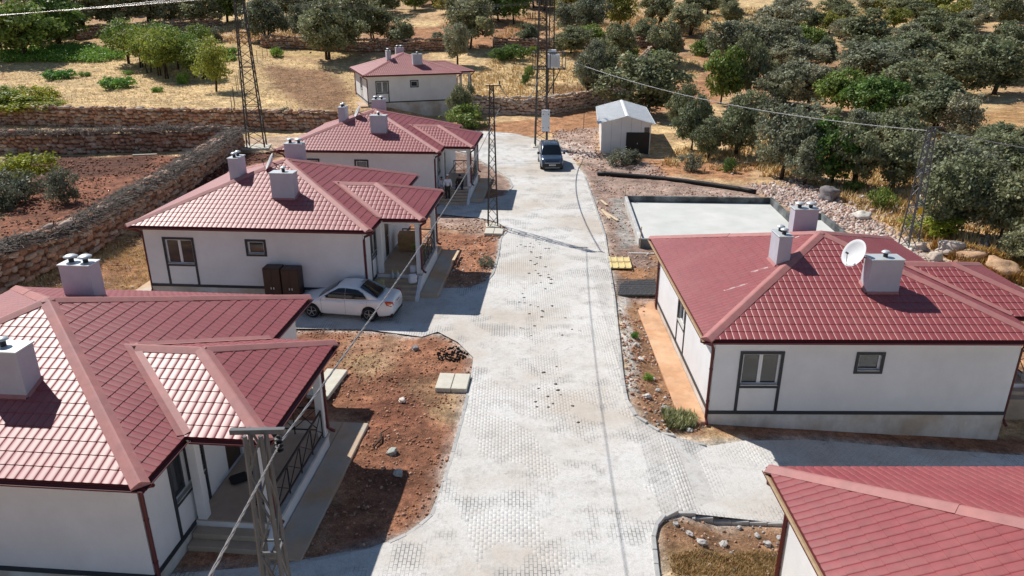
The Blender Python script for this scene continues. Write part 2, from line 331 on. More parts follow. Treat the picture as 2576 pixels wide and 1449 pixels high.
amp = np.clip(rd / 3, .25, 1)
gz = gz + amp * (.10 * (vnoise(gx, gy, .45, 1) - .5) + .09 * (vnoise(gx, gy, 1.4, 2) - .5)) + .5 * np.clip((gy - 95) / 60, 0, 1) * (vnoise(gx, gy, .08, 3) - .5)
fo = np.clip((gx - 20) / 10, 0, 1) * np.clip((gy - 38) / 10, 0, 1)
gz = gz + fo * .5 * (vnoise(gx, gy, .2, 4) - .5)
gz = np.where(rin, h(gx, gy) - .10 * np.clip(rd / .3, 0, 1) - .01, gz)
base = np.zeros(gx.shape + (3,)); base[:] = SO['forest']
def paint(c, m):
    global base; base = base * (1 - m[..., None]) + np.array(c) * m[..., None]
t = vnoise(gx, gy, .06, 5) * .6 + vnoise(gx, gy, .2, 6) * .4
paint(SO['straw'], sm((t - .45) / .2) * .8); paint(SO['orange'], sm((.42 - t) / .15) * .8)
bx = sm((gx + 22) / 4) * sm((-1.0 - gx) / 2) * sm((gy - 6) / 4) * sm((66 - gy) / 6); paint(SO['plot'], bx)
wx = gx + 1.2 * (vnoise(gx, gy, .7, 7) - .5) + .5 * (vnoise(gx, gy, 2.1, 8) - .5); wy = gy + 1.2 * (vnoise(gx, gy, .7, 9) - .5) + .5 * (vnoise(gx, gy, 2.1, 10) - .5)
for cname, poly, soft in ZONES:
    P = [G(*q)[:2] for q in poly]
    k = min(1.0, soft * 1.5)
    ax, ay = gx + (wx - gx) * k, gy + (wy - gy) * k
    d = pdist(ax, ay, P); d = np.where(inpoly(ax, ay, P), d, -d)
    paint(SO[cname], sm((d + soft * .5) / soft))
t3 = vnoise(gx, gy, .45, 15) * .6 + vnoise(gx, gy, 1.2, 16) * .4; m3 = bx * sm((.46 - t3) / .12) * .6; paint((.17, .072, .045), m3); paint((.50, .33, .21), bx * sm((t3 - .60) / .1) * .5)
t = vnoise(gx, gy, .9, 12) * .5 + vnoise(gx, gy, 2.3, 13) * .5
base = base * (.68 + .64 * t)[..., None]
# pale cement dust spilling off the paving
paint(SO['dust'], np.where(rin, .9, sm((.55 - rd - .5 * (vnoise(gx, gy, 1.7, 14) - .3)) / .6) * .75) * (gy < 80))
ny, nx = gx.shape
idx = np.arange(nx * ny).reshape(ny, nx)
F = np.stack([idx[:-1, :-1], idx[:-1, 1:], idx[1:, 1:], idx[1:, :-1]], -1).reshape(-1, 4)
SOILC = base
ground = obj('ground', npmesh('ground', np.stack([gx, gy, gz], -1).reshape(-1, 3), F, 'ground', base.reshape(-1, 3), True)); tag(ground, kind='structure')
def soil_at(x, y):
    i = np.clip(np.searchsorted(YS, y), 0, ny - 1); j = np.clip(np.searchsorted(XS, x), 0, nx - 1); return SOILC[i, j]
def gz_at(x, y):
    i = np.clip(np.searchsorted(YS, y) - 1, 0, ny - 2); j = np.clip(np.searchsorted(XS, x) - 1, 0, nx - 2)
    fx = (x - XS[j]) / (XS[j + 1] - XS[j]); fy = (y - YS[i]) / (YS[i + 1] - YS[i])
    return (gz[i, j] * (1 - fx) + gz[i, j + 1] * fx) * (1 - fy) + (gz[i + 1, j] * (1 - fx) + gz[i + 1, j + 1] * fx) * fy
# road bed: cement-dusted paving, procedural block joints for the part too far to build
def road_mat():
    m = bpy.data.materials.new('roadbed'); m.use_nodes = True; n = m.node_tree.nodes; l = m.node_tree.links; b = n['Principled BSDF']; b.inputs['Roughness'].default_value = .92; b.inputs['Specular IOR Level'].default_value = .2
    g = n.new('ShaderNodeNewGeometry')
    def noise(sc, d=6, r=.6):
        t = n.new('ShaderNodeTexNoise'); t.inputs['Scale'].default_value = sc; t.inputs['Detail'].default_value = d; t.inputs['Roughness'].default_value = r; l.new(g.outputs['Position'], t.inputs['Vector']); return t.outputs[0]
    def ramp(s, a, b_, c0, c1):
        r = n.new('ShaderNodeValToRGB'); r.color_ramp.elements[0].position = a; r.color_ramp.elements[1].position = b_; r.color_ramp.elements[0].color = (*c0, 1); r.color_ramp.elements[1].color = (*c1, 1); l.new(s, r.inputs[0]); return r.outputs[0]
    base = ramp(noise(.28), .35, .65, (.68, .66, .625), (.78, .77, .75))
    def mix(f, a, bcol):
        x = n.new('ShaderNodeMix'); x.data_type = 'RGBA'; l.new(f, x.inputs[0]); l.new(a, x.inputs[6]); x.inputs[7].default_value = (*bcol, 1); return x.outputs[2]
    f = ramp(noise(.13, 6, .65), .46, .62, (0, 0, 0), (.85, .85, .85)); base = mix(f, base, (.56, .475, .385))
    f = ramp(noise(1.1, 9, .75), .50, .68, (0, 0, 0), (.75, .75, .75)); base = mix(f, base, (.45, .43, .40))
    f = ramp(noise(6.5, 6, .7), .52, .68, (0, 0, 0), (.6, .6, .6)); base = mix(f, base, (.46, .44, .415))
    f = ramp(noise(2.3, 5), .655, .72, (0, 0, 0), (.75, .75, .75)); base = mix(f, base, (.34, .30, .26))
    f = ramp(noise(38, 4, .8), .44, .60, (0, 0, 0), (.55, .55, .55)); base = mix(f, base, (.44, .42, .39))
    # joints where the dust has not filled them
    br = n.new('ShaderNodeTexBrick'); br.inputs['Scale'].default_value = 1; br.inputs['Brick Width'].default_value = .204; br.inputs['Row Height'].default_value = .104; br.inputs['Mortar Size'].default_value = .010; br.inputs['Mortar Smooth'].default_value = 0
    br.inputs['Color1'].default_value = br.inputs['Color2'].default_value = (0, 0, 0, 1); br.inputs['Mortar'].default_value = (1, 1, 1, 1)
    mp = n.new('ShaderNodeMapping'); mp.inputs['Rotation'].default_value = (0, 0, R(90)); l.new(g.outputs['Position'], mp.inputs[0]); l.new(mp.outputs[0], br.inputs['Vector'])
    f2 = ramp(noise(.55, 6), .50, .62, (0, 0, 0), (1, 1, 1))
    mm = n.new('ShaderNodeMath'); mm.operation = 'MULTIPLY'; l.new(br.outputs[0], mm.inputs[0]); l.new(f2, mm.inputs[1])
    mm2 = n.new('ShaderNodeMath'); mm2.operation = 'MULTIPLY'; l.new(mm.outputs[0], mm2.inputs[0]); mm2.inputs[1].default_value = .8
    base = mix(mm2.outputs[0], base, (.12, .13, .14))
    l.new(base, b.inputs['Base Color'])
    bp = n.new('ShaderNodeBump'); bp.inputs['Strength'].default_value = .5; bp.inputs['Distance'].default_value = .03; l.new(noise(9, 8, .7), bp.inputs['Height']); l.new(bp.outputs[0], b.inputs['Normal'])
    MATS['roadbed'] = m; return m
road_mat()
def paver_mat(name, clean):
    """same dusty surface as the road bed, joints are geometry"""
    m = MATS['roadbed'].copy(); m.name = name; n = m.node_tree.nodes; l = m.node_tree.links
    for x in n:
        if x.type == 'TEX_BRICK':
            for k in ('Color1', 'Color2', 'Mortar'): x.inputs[k].default_value = (0, 0, 0, 1)
    b = n['Principled BSDF']; oi = n.new('ShaderNodeObjectInfo')
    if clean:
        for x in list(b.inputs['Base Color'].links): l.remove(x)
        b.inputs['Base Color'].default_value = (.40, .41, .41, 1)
    MATS[name] = m
paver_mat('paver_dusty', False); paver_mat('paver_clean', True)
M('joint', (.10, .10, .105), .95, .2, 5, c2=(.60, .575, .54), scale2=.55)
# sheet following the ground
px, py = np.meshgrid(np.arange(-17, 35, .6), np.arange(-40, 78, .6)); px = px.ravel(); py = py.ravel(); ok = inpoly(px, py, ROAD) & (pdist(px, py, ROAD) > .3)
pv = [Vector(p) for p in ROAD] + [Vector((a, b)) for a, b in zip(px[ok], py[ok])]
n0 = len(ROAD)
vv, ee, ff, *_ = delaunay_2d_cdt(pv, [(i, (i + 1) % n0) for i in range(n0)], [], 1, 1e-4)
ff = [f for f in ff if inpoly(np.array([sum(vv[i][0] for i in f) / len(f)]), np.array([sum(vv[i][1] for i in f) / len(f)]), ROAD)[0]]
# dust fills the joints here and there: the bed comes up between the blocks
va = np.array([(v[0], v[1]) for v in vv])
def dust_fill(x, y):
    f = vnoise(x, y, .35, 31) * .5 + vnoise(x, y, 1.1, 32) * .5 - .22 * np.exp(-((x - 1.2) / 1.1) ** 2) - .10 * np.exp(-((x + .9) / .5) ** 2)
    return np.where(y > 41, 1, sm((f - .12) / .34))
vz = h(va[:, 0], va[:, 1]) + .0275 + .011 * dust_fill(va[:, 0], va[:, 1])
mb = MB(); mb.add([(v[0], v[1], float(z)) for v, z in zip(vv, vz)], [tuple(f) if (vv[f[1]] - vv[f[0]]).cross(vv[f[2]] - vv[f[0]]) > 0 else tuple(reversed(f)) for f in ff])
road = mb.build('road', 'roadbed'); tag(road, kind='structure')
# concrete block pavers on the near part
JW = .104; JL = .204
ci = np.arange(-130, 260); cj = np.arange(38, 205)
CI, CJ = np.meshgrid(ci, cj); PX = CI * JW + .052; PY = CJ * JL + np.where(CI % 2 == 0, 0, JL / 2)
m_ = inpoly(PX.ravel(), PY.ravel(), ROAD) & (pdist(PX.ravel(), PY.ravel(), ROAD) > .11); PX = PX.ravel()[m_]; PY = PY.ravel()[m_]
sx = 1288 + FPX * PX / (PY * math.cos(PITCH) + CAMZ * math.sin(PITCH)); m_ = (sx > -350) & (sx < 2930) & (PY > 9); PX = PX[m_]; PY = PY[m_]
def paver_block(wd, ln, ht):
    a, b = wd / 2, ln / 2; c = .0015
    V = [(-a, -b, 0), (a, -b, 0), (a, b, 0), (-a, b, 0), (-a, -b, ht - c), (a, -b, ht - c), (a, b, ht - c), (-a, b, ht - c), (-a + c, -b + c, ht), (a - c, -b + c, ht), (a - c, b - c, ht), (-a + c, b - c, ht)]
    Fq = [(0, 1, 5, 4), (1, 2, 6, 5), (2, 3, 7, 6), (3, 0, 4, 7), (4, 5, 9, 8), (5, 6, 10, 9), (6, 7, 11, 10), (7, 4, 8, 11), (8, 9, 10, 11)]
    return np.array(V), np.array(Fq)
bv, bf = paver_block(.1012, .2037, .03)
def scatter_mesh(name, bv, bf, P, scl=None, rz=None, mat='paver_dusty', colors=None, smooth=False, R3=None):
    n = len(P); V = np.repeat(bv[None], n, 0).astype(float)
    if scl is not None: V = V * (scl[:, None, :] if scl.ndim == 2 else scl[:, None, None])
    if R3 is not None: V = np.einsum('nij,nkj->nki', R3, V)
    elif rz is not None:
        c, s = np.cos(rz)[:, None], np.sin(rz)[:, None]; V = np.stack([V[..., 0] * c - V[..., 1] * s, V[..., 0] * s + V[..., 1] * c, V[..., 2]], -1)
    V = V + P[:, None, :]; Fq = bf[None] + (np.arange(n) * len(bv))[:, None, None]
    cc = None if colors is None else np.repeat(colors[:, None, :], len(bv), 1).reshape(-1, 3)
    return npmesh(name, V.reshape(-1, 3), Fq.reshape(-1, bf.shape[1]), mat, cc, smooth)
PZ = h(PX, PY) + .005 + .0008 * rng.random(len(PX)) + .003 * (vnoise(PX, PY, .8, 20) - .5)
near = np.argsort(np.where((PY > 14.3) & (sx[m_] > 0) & (sx[m_] < 2576) & (dust_fill(PX, PY) < .62), np.hypot(PX, PY), 1e6))[:300]
msk = np.zeros(len(PX), bool); msk[near] = True
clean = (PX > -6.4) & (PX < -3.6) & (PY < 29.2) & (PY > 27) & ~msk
P3 = np.stack([PX, PY, PZ], -1)
o = obj('pavers', scatter_mesh('pavers', bv, bf, P3[~msk & ~clean]), road); tag(o, kind='stuff')
o = obj('clean_pavers', scatter_mesh('clean_pavers', bv, bf, P3[clean], mat='paver_clean'), road); tag(o, kind='stuff')
pme = npmesh('paver', bv, bf, 'paver_dusty')
for p in P3[msk]: obj('paver', pme, road, tuple(p))
# kerbstones, each its own piece
def resample(pts, step):
    out = []; pts = [Vector(p) for p in pts]; acc = 0
    for a, b in zip(pts[:-1], pts[1:]):
        L = (b - a).length; t = -acc if out else 0
        while t <= L:
            if t >= 0: out.append(a + (b - a) * (t / L))
            t += step
        acc = L - (t - step)
    return out
mb = MB(); mb.cbox(-.06, .06, -.245, .245, -.12, .09, .012); kme = mb.mesh('kerbstone', 'kerb')
def kerb(pts, hgt=.0):
    q = resample(pts, .5)
    for a, b in zip(q[:-1], q[1:]):
        m = (a + b) / 2; o = obj('kerbstone', kme, road, (m.x, m.y, hz(m.x, m.y) + hgt + random.uniform(-.012, .012)), (random.uniform(-.02, .02), random.uniform(-.04, .04), math.atan2(b.y - a.y, b.x - a.x) - R(90)))
kerb([(5.65,57),(5.6,50.5),(5.45,42),(5.15,37.8),(4.8,32.6),(4.05,24.3),(3.95,22.6),(4.15,21.5),(4.8,20.8),(6.3,20.45)])
kerb([(-5.5,14.6),(-3.4,15.2),(-2.6,15.8),(-2.15,16.5),(-2.0,17.5),(-1.8,19.5),(-1.62,21.8),(-1.5,24)], -.05)
kerb([(-1.9,33.4),(-1.25,34.2),(-.95,35.3),(-.75,38),(-.65,41.3),(-.2,43)], -.02)
kerb([(9.5,16.73),(7.6,16.75),(4.5,16.7),(3.9,16.3),(3.65,15.6),(3.5,14.2),(3.4,9)])
kerb([(-.4,51.5),(.05,54),(-.2,56.5),(-.85,58.6),(-2.2,62),(-3.6,66),(-6.5,69)], -.02)
# ------------------------------------------------------------------ houses: one type, built in its own frame, eave plane at z = EV
EV, EH, SL = 3.3, 5.4, 1.88 / 5.4              # eave height, half eave side, roof slope (rise / run)
WH = 4.95                                        # half wall side
PY0, PY1, PXE = -3.5, 1.9, 7.38                  # porch eave
NU = math.hypot(1, SL)
TW, TS = 10.8 / 50, EH * NU / 16                 # pressed tile width and course length
def tile_shape():
    n = 7; V = []; Fq = []
    prof = [0, .008, .0135, .016, .016, .0135, .008, 0]; xs = [0, .05, .13, .38, .62, .87, .95, 1.0]
    for j, (y, lift) in enumerate(((TS + .012, 0), (0, .015), (0, .015), (0, -.004))):
        for k in range(8): V.append((xs[k] * TW, y + (.012 * math.sin(math.pi * xs[k]) * -1 if j else 0), prof[k] * (1 if j < 3 else .9) + lift))
    for k in range(7): Fq.append((8 + k, 9 + k, k + 1, k)); Fq.append((24 + k, 25 + k, 17 + k, 16 + k))
    return np.array(V), np.array(Fq)
TV, TF = tile_shape()
tile_me = npmesh('tile', TV, TF, 'tile', None, True)
def slope(o, e, s3, poly, holes=None):
    o, e = Vector(o), Vector(e); s = Vector(s3).normalized(); return dict(o=o, e=e, s=s, n=e.cross(s), poly=poly, hole=holes)
c_ = 1 / NU; z_ = SL / NU; SLn = EH * NU
HW = (PY1 - PY0) / 2; PSL = HW * NU; prx = EH - HW; pax = PXE - HW; pyc = (PY0 + PY1) / 2
SLOPES = dict(
 front=slope((-EH, -EH, 0), (1, 0, 0), (0, c_, z_), [(0, 0), (2 * EH, 0), (EH, SLn)]),
 right=slope((EH, -EH, 0), (0, 1, 0), (-c_, 0, z_), [(0, 0), (2 * EH, 0), (EH, SLn)], [(PY0 + EH + .25, -.1), (PY1 + EH - .25, -.1), (pyc + EH, PSL - .25)]),
 back=slope((EH, EH, 0), (-1, 0, 0), (0, -c_, z_), [(0, 0), (2 * EH, 0), (EH, SLn)]),
 left=slope((-EH, EH, 0), (0, -1, 0), (c_, 0, z_), [(0, 0), (2 * EH, 0), (EH, SLn)]),
 pfront=slope((prx, PY0, 0), (1, 0, 0), (0, c_, z_), [(EH - prx, 0), (PXE - prx, 0), (pax - prx, PSL), (0, PSL)]),
 pright=slope((PXE, PY0, 0), (0, 1, 0), (-c_, 0, z_), [(0, 0), (2 * HW, 0), (HW, PSL)]),
 pback=slope((PXE, PY1, 0), (-1, 0, 0), (0, -c_, z_), [(0, 0), (PXE - EH, 0), (PXE - prx, PSL), (PXE - pax, PSL)]),
)
def slope_cells(S):
    """whole tiles and clipped tile geometry of one slope, in the house frame (z from the eave plane)"""
    P = S['poly']; a0 = min(p[0] for p in P); a1 = max(p[0] for p in P); b1 = max(p[1] for p in P)
    full = []; part = []
    for j in range(int(math.ceil(b1 / TS - 1e-6))):
        for i in range(int(math.floor(a0 / TW)), int(math.ceil(a1 / TW))):
            cs = np.array([(i * TW, j * TS), ((i + 1) * TW, j * TS), ((i + 1) * TW, (j + 1) * TS), (i * TW, (j + 1) * TS)])
            ins = True; out = False
            for k in range(len(P)):
                (x1, y1), (x2, y2) = P[k], P[(k + 1) % len(P)]; d = (x2 - x1) * (cs[:, 1] - y1) - (y2 - y1) * (cs[:, 0] - x1)
                if (d < -1e-6).any(): ins = False
                if (d <= 1e-6).all(): out = True
            if out: continue
            if S['hole'] is not None and inpoly(cs[:, 0], cs[:, 1], S['hole']).all(): continue
            (full if ins else part).append((i, j))
    return full, part
CELLS = {k: slope_cells(S) for k, S in SLOPES.items()}
def clip_mesh(S, part):
    bm = bmesh.new()
    for i, j in part:
        vs_ = [bm.verts.new((v[0] + i * TW, v[1] + j * TS, v[2])) for v in TV]
        for f in TF: bm.faces.new([vs_[q] for q in f])
    P = S['poly']
    for k in range(len(P)):
        (x1, y1), (x2, y2) = P[k], P[(k + 1) % len(P)]
        if abs(y1 - y2) < 1e-6: continue
        no = Vector((y2 - y1, -(x2 - x1), 0)).normalized()
        bmesh.ops.bisect_plane(bm, geom=bm.verts[:] + bm.edges[:] + bm.faces[:], plane_co=(x1, y1, 0), plane_no=no, clear_outer=True, dist=1e-5)
    bm.verts.index_update(); V = [v.co.copy() for v in bm.verts]; Fs = [[v.index for v in f.verts] for f in bm.faces]; bm.free(); return V, Fs
CLIP = {k: clip_mesh(S, CELLS[k][1]) for k, S in SLOPES.items()}
def smat(S, i=0, j=0, dz=.03):
    m = Matrix.Identity(4); m.col[0][:3] = S['e']; m.col[1][:3] = S['s']; m.col[2][:3] = S['n']; p = S['o'] + S['e'] * (i * TW) + S['s'] * (j * TS) + S['n'] * dz; p.z += EV; m.col[3][:3] = p; return m
def wall_grid(mb, u0, u1, z0, z1, holes, put, depth=.16):
    us = sorted({u0, u1, *[q for o in holes for q in o[:2]]}); zs = sorted({z0, z1, *[q for o in holes for q in o[2:]]})
    for a, b in zip(us[:-1], us[1:]):
        for c, d in zip(zs[:-1], zs[1:]):
            if any(o[0] <= (a + b) / 2 <= o[1] and o[2] <= (c + d) / 2 <= o[3] for o in holes): continue
            mb.quad(put(a, c, 0), put(b, c, 0), put(b, d, 0), put(a, d, 0))
    for a, b, c, d in holes:
        mb.quad(put(a, c, 0), put(b, c, 0), put(b, c, depth), put(a, c, depth)); mb.quad(put(a, d, depth), put(b, d, depth), put(b, d, 0), put(a, d, 0))
        mb.quad(put(a, c, depth), put(a, d, depth), put(a, d, 0), put(a, c, 0)); mb.quad(put(b, c, 0), put(b, d, 0), put(b, d, depth), put(b, c, depth))
        mb.quad(put(a, c, depth), put(b, c, depth), put(b, d, depth), put(a, d, depth))
PUT = dict(front=lambda u, z, d: (u, -WH + d, z), right=lambda u, z, d: (WH - d, u, z), left=lambda u, z, d: (-WH + d, -u, z), back=lambda u, z, d: (-u, WH - d, z))
def pbox(mb, side, u0, u1, z0, z1, d0, d1):
    a = PUT[side](u0, z0, d0); b = PUT[side](u1, z1, d1); mb.box(min(a[0], b[0]), max(a[0], b[0]), min(a[1], b[1]), max(a[1], b[1]), min(a[2], b[2]), max(a[2], b[2])); return mb
FL = .5                                          # floor level above the house's ground
WINDOWS = [('front', -4.02, -2.78, 1.45, 2.60, 2, True), ('front', -.24, .50, 2.0, 2.58, 1, False), ('right', -3.62, -2.16, 1.45, 2.62, 2, True), ('left', -.6, .6, 1.45, 2.6, 2, True), ('back', -3.6, -2.4, 1.45, 2.6, 2, True), ('back', 2.2, 3.5, 1.45, 2.6, 2, True)]
def section_cap(parent, a, b, lat, drop, n, name='hip_cap', wd=.20):
    """overlapping folded-metal lengths along a hip, ridge or valley from a to b; lat: horizontal side vector, drop: fall at half width on each side"""
    a, b = Vector(a), Vector(b); lat = Vector(lat).normalized()
    prof = [(-1, -1.0, .012), (-1, -1.0, .055), (-.45, -.45, .085), (-.12, -.1, .10), (.12, -.1, .10), (.45, -.45, .085), (1, -1.0, .055), (1, -1.0, .012)]
    for k in range(n):
        p = a + (b - a) * (k / n); q = a + (b - a) * min(1, (k + 1) / n + .01); up = .010 * (k % 2) + .004; mb = MB()
        V = [pt + lat * (x * wd) + Vector((0, 0, d * drop + zz + (up if pt is q else up * .3))) for pt in (p, q) for x, d, zz in prof]
        mb.add(V, [(i, i + 8, i + 9, i + 1) for i in range(7)] + [tuple(range(7, -1, -1)), tuple(range(8, 16))])
        mb.build(name, 'cap', parent)
def gutter(parent, a, b, out, dust=False):
    a, b = Vector(a), Vector(b); out = Vector(out); n = 7; mb = MB(); V = []
    prof = [(.07 + .068 * math.cos(t), -.02 + .075 * math.sin(t)) for t in [math.pi + math.pi * k / (n - 1) for k in range(n)]]
    inn = [(.07 + .056 * math.cos(t), -.02 + .06 * math.sin(t)) for t in [2 * math.pi - math.pi * k / (n - 1) for k in range(n)]]
    pr = prof + inn
    for p in (a, b): V += [p + out * x + Vector((0, 0, z)) for x, z in pr]
    m = len(pr); mb.add(V, [(i, (i + 1) % m, m + (i + 1) % m, m + i) for i in range(m)] + [tuple(reversed(range(m))), tuple(range(m, 2 * m))])
    g = mb.build('gutter', 'gutter', parent)
    if dust:
        d = (b - a).normalized(); mb = MB(); mb.add([p + out * x + Vector((0, 0, -.035 + dz)) for p in (a + d * .02, b - d * .02) for x, dz in ((.018, 0), (.07, .014), (.122, 0))], [(0, 1, 4, 3), (1, 2, 5, 4)])
        mb.build('gutter_dust', 'dustgutter', g)
def downpipe(parent, x, y, ox, oy, z1=EV - .06, z0=.05, kick=(.0, -.25)):
    """from the gutter at (ox, oy) back to the wall face at (x, y) and down"""
    mb = MB(); mb.tube([(ox, oy, z1), (ox, oy, z1 - .12), (x + (ox - x) * .1, y + (oy - y) * .1, z1 - .34), (x, y, z1 - .5), (x, y, z0 + .15), (x + kick[0] * .5, y + kick[1] * .5, z0 + .04), (x + kick[0], y + kick[1], z0)], .052, 8)
    dp = mb.build('downpipe', 'gutter', parent, True)
    mb = MB()
    for zz in (.8, 2.0): mb.tube([(x, y, zz), (x, y, zz + .04)], .062, 8)
    mb.build('pipe_clamp', 'gutter', dp)
def cowl(parent, x, y, z, r=.16, tilt=0):
    m = Matrix.Translation((x, y, z)); mb = MB(); mb.lathe([(.075, 0), (.075, .16)], 12, m); p = mb.build('flue', 'pipe_dark', parent)
    m = Matrix.Translation((x, y, z + .17)) @ Matrix.Rotation(tilt, 4, 'X'); mb = MB(); mb.lathe([(r * .3, -.03), (r, 0), (r, .012), (r * .6, .055), (r * .1, .075)], 16, m); mb.build('cowl', 'zinc', p, True)
def chimney(parent, x0, x1, y0, y1, zt, cowls):
    zb = EV + 1.88 - SL * max(abs(x0), abs(x1), abs(y0), abs(y1)) - .15
    mb = MB(); mb.cbox(x0, x1, y0, y1, zb, zt, .012); c = mb.build('chimney', 'chimney', parent)
    mb = MB(); mb.cbox(x0 - .03, x1 + .03, y0 - .03, y1 + .03, zt + .002, zt + .045, .01); mb.build('chimney_cap', 'zinc', c)
    mb = MB()                                       # mortar collar where it meets the tiles
    zf = lambda x, y: EV + 1.88 - SL * max(abs(x), abs(y)) + .05
    for (ax, ay), (bx, by) in (((x0, y0), (x1, y0)), ((x1, y0), (x1, y1)), ((x1, y1), (x0, y1)), ((x0, y1), (x0, y0))):
        nx_, ny_ = (by - ay), -(bx - ax); L = math.hypot(nx_, ny_); nx_, ny_ = nx_ / L * .07, ny_ / L * .07
        za, zb2 = zf(ax, ay), zf(bx, by); mb.add([(ax, ay, za + .07), (bx, by, zb2 + .07), (bx + nx_, by + ny_, zf(bx + nx_, by + ny_)), (ax + nx_, ay + ny_, zf(ax + nx_, ay + ny_))], [(0, 3, 2, 1)])
    mb.build('flashing', 'cap', c)
    for q in cowls: cowl(c, *q)
    return c
def house(label, X, Y, zE, yaw, apron='apron', ntile=300, cowl_main=True, dust_left=False, drop=.0):
    H = thing('house', label, 'house', (X, Y, zE - EV), R(yaw))
    # walls
    sides = dict(front=[], right=[], left=[], back=[])
    for s, a, b, c, d, n, legs in WINDOWS: sides[s].append((a, b, c, d))
    sides['right'].append((-.95, -.02, FL, 2.62))
    for s in sides:
        mb = MB(); wall_grid(mb, -WH, WH, .46, EV - .08, sides[s], PUT[s]); mb.build('wall', 'stucco', H)
    mb = MB(); mb.box(-WH - .015, WH + .015, -WH - .015, WH + .015, -1.4, .40); mb.build('plinth', 'plinth', H)
    for s in sides:                                  # dark band round the foot of the wall
        e = .0 if s in ('front', 'back') else -.034
        mb = MB(); pbox(mb, s, -WH - .034 - e * 0 if s in ('front', 'back') else -WH + .002, WH + .034 if s in ('front', 'back') else WH - .002, .36, .48, -.034, .02); mb.build('wall_band', 'trim', H)
    for s, a, b, c, d, n, legs in WINDOWS:
        mb = MB(); t = .10; q = -.03
        for r in ((a - t, b + t, d, d + t), (a - t, a, c - t, d), (b, b + t, c - t, d), (a, b, c - t, c)): pbox(mb, s, *r, q, .05)
        if legs: pbox(mb, s, a - t, a, .481, c - t - .001, q + .003, .02); pbox(mb, s, b, b + t, .481, c - t - .001, q + .003, .02)
        wn = mb.build('window', 'trim', H)
        f = .055; k = n; wdt = (b - a) / k
        for i in range(k):
            u0, u1 = a + i * wdt + .003, a + (i + 1) * wdt - .003
            mb = MB()
            for r in ((u0, u1, d - f, d - .004), (u0, u1, c + .004, c + f), (u0, u0 + f, c + f, d - f), (u1 - f, u1, c + f, d - f)): pbox(mb, s, *r, .07, .12)
            mb.build('sash', 'sash', wn)
            mb = MB(); mb.quad(PUT[s](u0 + f, c + f, .10), PUT[s](u1 - f, c + f, .10), PUT[s](u1 - f, d - f, .10), PUT[s](u0 + f, d - f, .10)); mb.build('pane', 'glass', wn)
        mb = MB(); pbox(mb, s, a + .01, b - .01, c + .001, c + .03, -.045, .07); mb.build('sill', 'kerb', wn)
    mb = MB(); pbox(mb, 'right', -.94, -.03, FL + .01, 2.60, .06, .12); dr = mb.build('door', 'door', H)
    mb = MB(); mb.box(WH - .06, WH + .0, -.20, -.10, 1.48, 1.52); mb.build('handle', 'zinc', dr)
    # roof deck and soffit
    mb = MB(); z = EV - .06
    mb.add([(-EH, -EH, z), (EH, -EH, z), (EH, EH, z), (-EH, EH, z), (0, 0, EV + 1.88 - .02), (-EH, -EH, EV), (EH, -EH, EV), (EH, EH, EV), (-EH, EH, EV)], [(5, 6, 4), (6, 7, 4), (7, 8, 4), (8, 5, 4), (0, 1, 6, 5), (1, 2, 7, 6), (2, 3, 8, 7), (3, 0, 5, 8), (0, 3, 2, 1)])
    zr = EV + HW * SL - .02
    mb.add([(prx - .3, PY0, z), (PXE, PY0, z), (PXE, PY1, z), (prx - .3, PY1, z), (prx - .3, PY0, EV), (PXE, PY0, EV), (PXE, PY1, EV), (prx - .3, PY1, EV), (pax, pyc, zr), (prx - .3, pyc, zr)], [(4, 5, 8, 9), (5, 6, 8), (6, 7, 9, 8), (0, 1, 5, 4), (1, 2, 6, 5), (2, 3, 7, 6), (0, 3, 2, 1)])
    mb.build('roof_deck', 'deck', H)
    mb = MB(); mb.box(-EH + .03, EH - .03, -EH + .03, EH - .03, EV - .1, EV - .065); mb.box(EH - .03, PXE - .03, PY0 + .03, PY1 - .03, EV - .1, EV - .066); mb.build('soffit', 'soffit', H)
    # tiles
    T = Matrix.Translation((X, Y, zE - EV)) @ Matrix.Rotation(R(yaw), 4, 'Z'); cand = []
    for k, S in SLOPES.items():
        for i, j in CELLS[k][0]:
            c = T @ (smat(S, i, j) @ Vector((TW / 2, TS / 2, 0))); nw = (T.to_3x3() @ S['n'])
            v = Vector((0, 0, CAMZ)) - c; f_ = c.y * math.cos(PITCH) + (CAMZ - c.z) * math.sin(PITCH); up_ = c.y * math.sin(PITCH) - (CAMZ - c.z) * math.cos(PITCH)
            vis = f_ > 1 and abs(c.x / f_) < .687 and abs(up_ / f_) < .386
            cand.append((-(nw.dot(v.normalized()) / v.length_squared if vis and nw.dot(v) > 0 else -v.length), k, i, j))
    cand.sort(key=lambda q: q[0]); V = []; Fq = []
    for s_, k, i, j in cand[:ntile]:
        o = obj('tile', tile_me, H); o.matrix_basis = smat(SLOPES[k], i, j)
    rest = MB(); arrs = []
    for s_, k, i, j in cand[ntile:]:
        m = np.array(smat(SLOPES[k], i, j)); arrs.append(TV @ m[:3, :3].T + m[:3, 3])
    A = np.concatenate(arrs); FA = (TF[None] + (np.arange(len(arrs)) * len(TV))[:, None, None]).reshape(-1, 4)
    vs_ = [tuple(p) for p in A.tolist()]; fs_ = [tuple(q) for q in FA.tolist()]
    for k, S in SLOPES.items():
        m = smat(S); o0 = len(vs_); vs_ += [tuple(m @ v) for v in CLIP[k][0]]; fs_ += [tuple(i + o0 for i in f) for f in CLIP[k][1]]
    me = bpy.data.meshes.new('tile_rows'); me.from_pydata(vs_, [], fs_); me.materials.append(MATS['tile']); me.polygons.foreach_set('use_smooth', [True] * len(me.polygons)); tag(obj('tile_rows', me, H), kind='stuff')
    # caps
    top = (0, 0, EV + 1.88 + .01); dr_ = .20 * SL / math.sqrt(2)
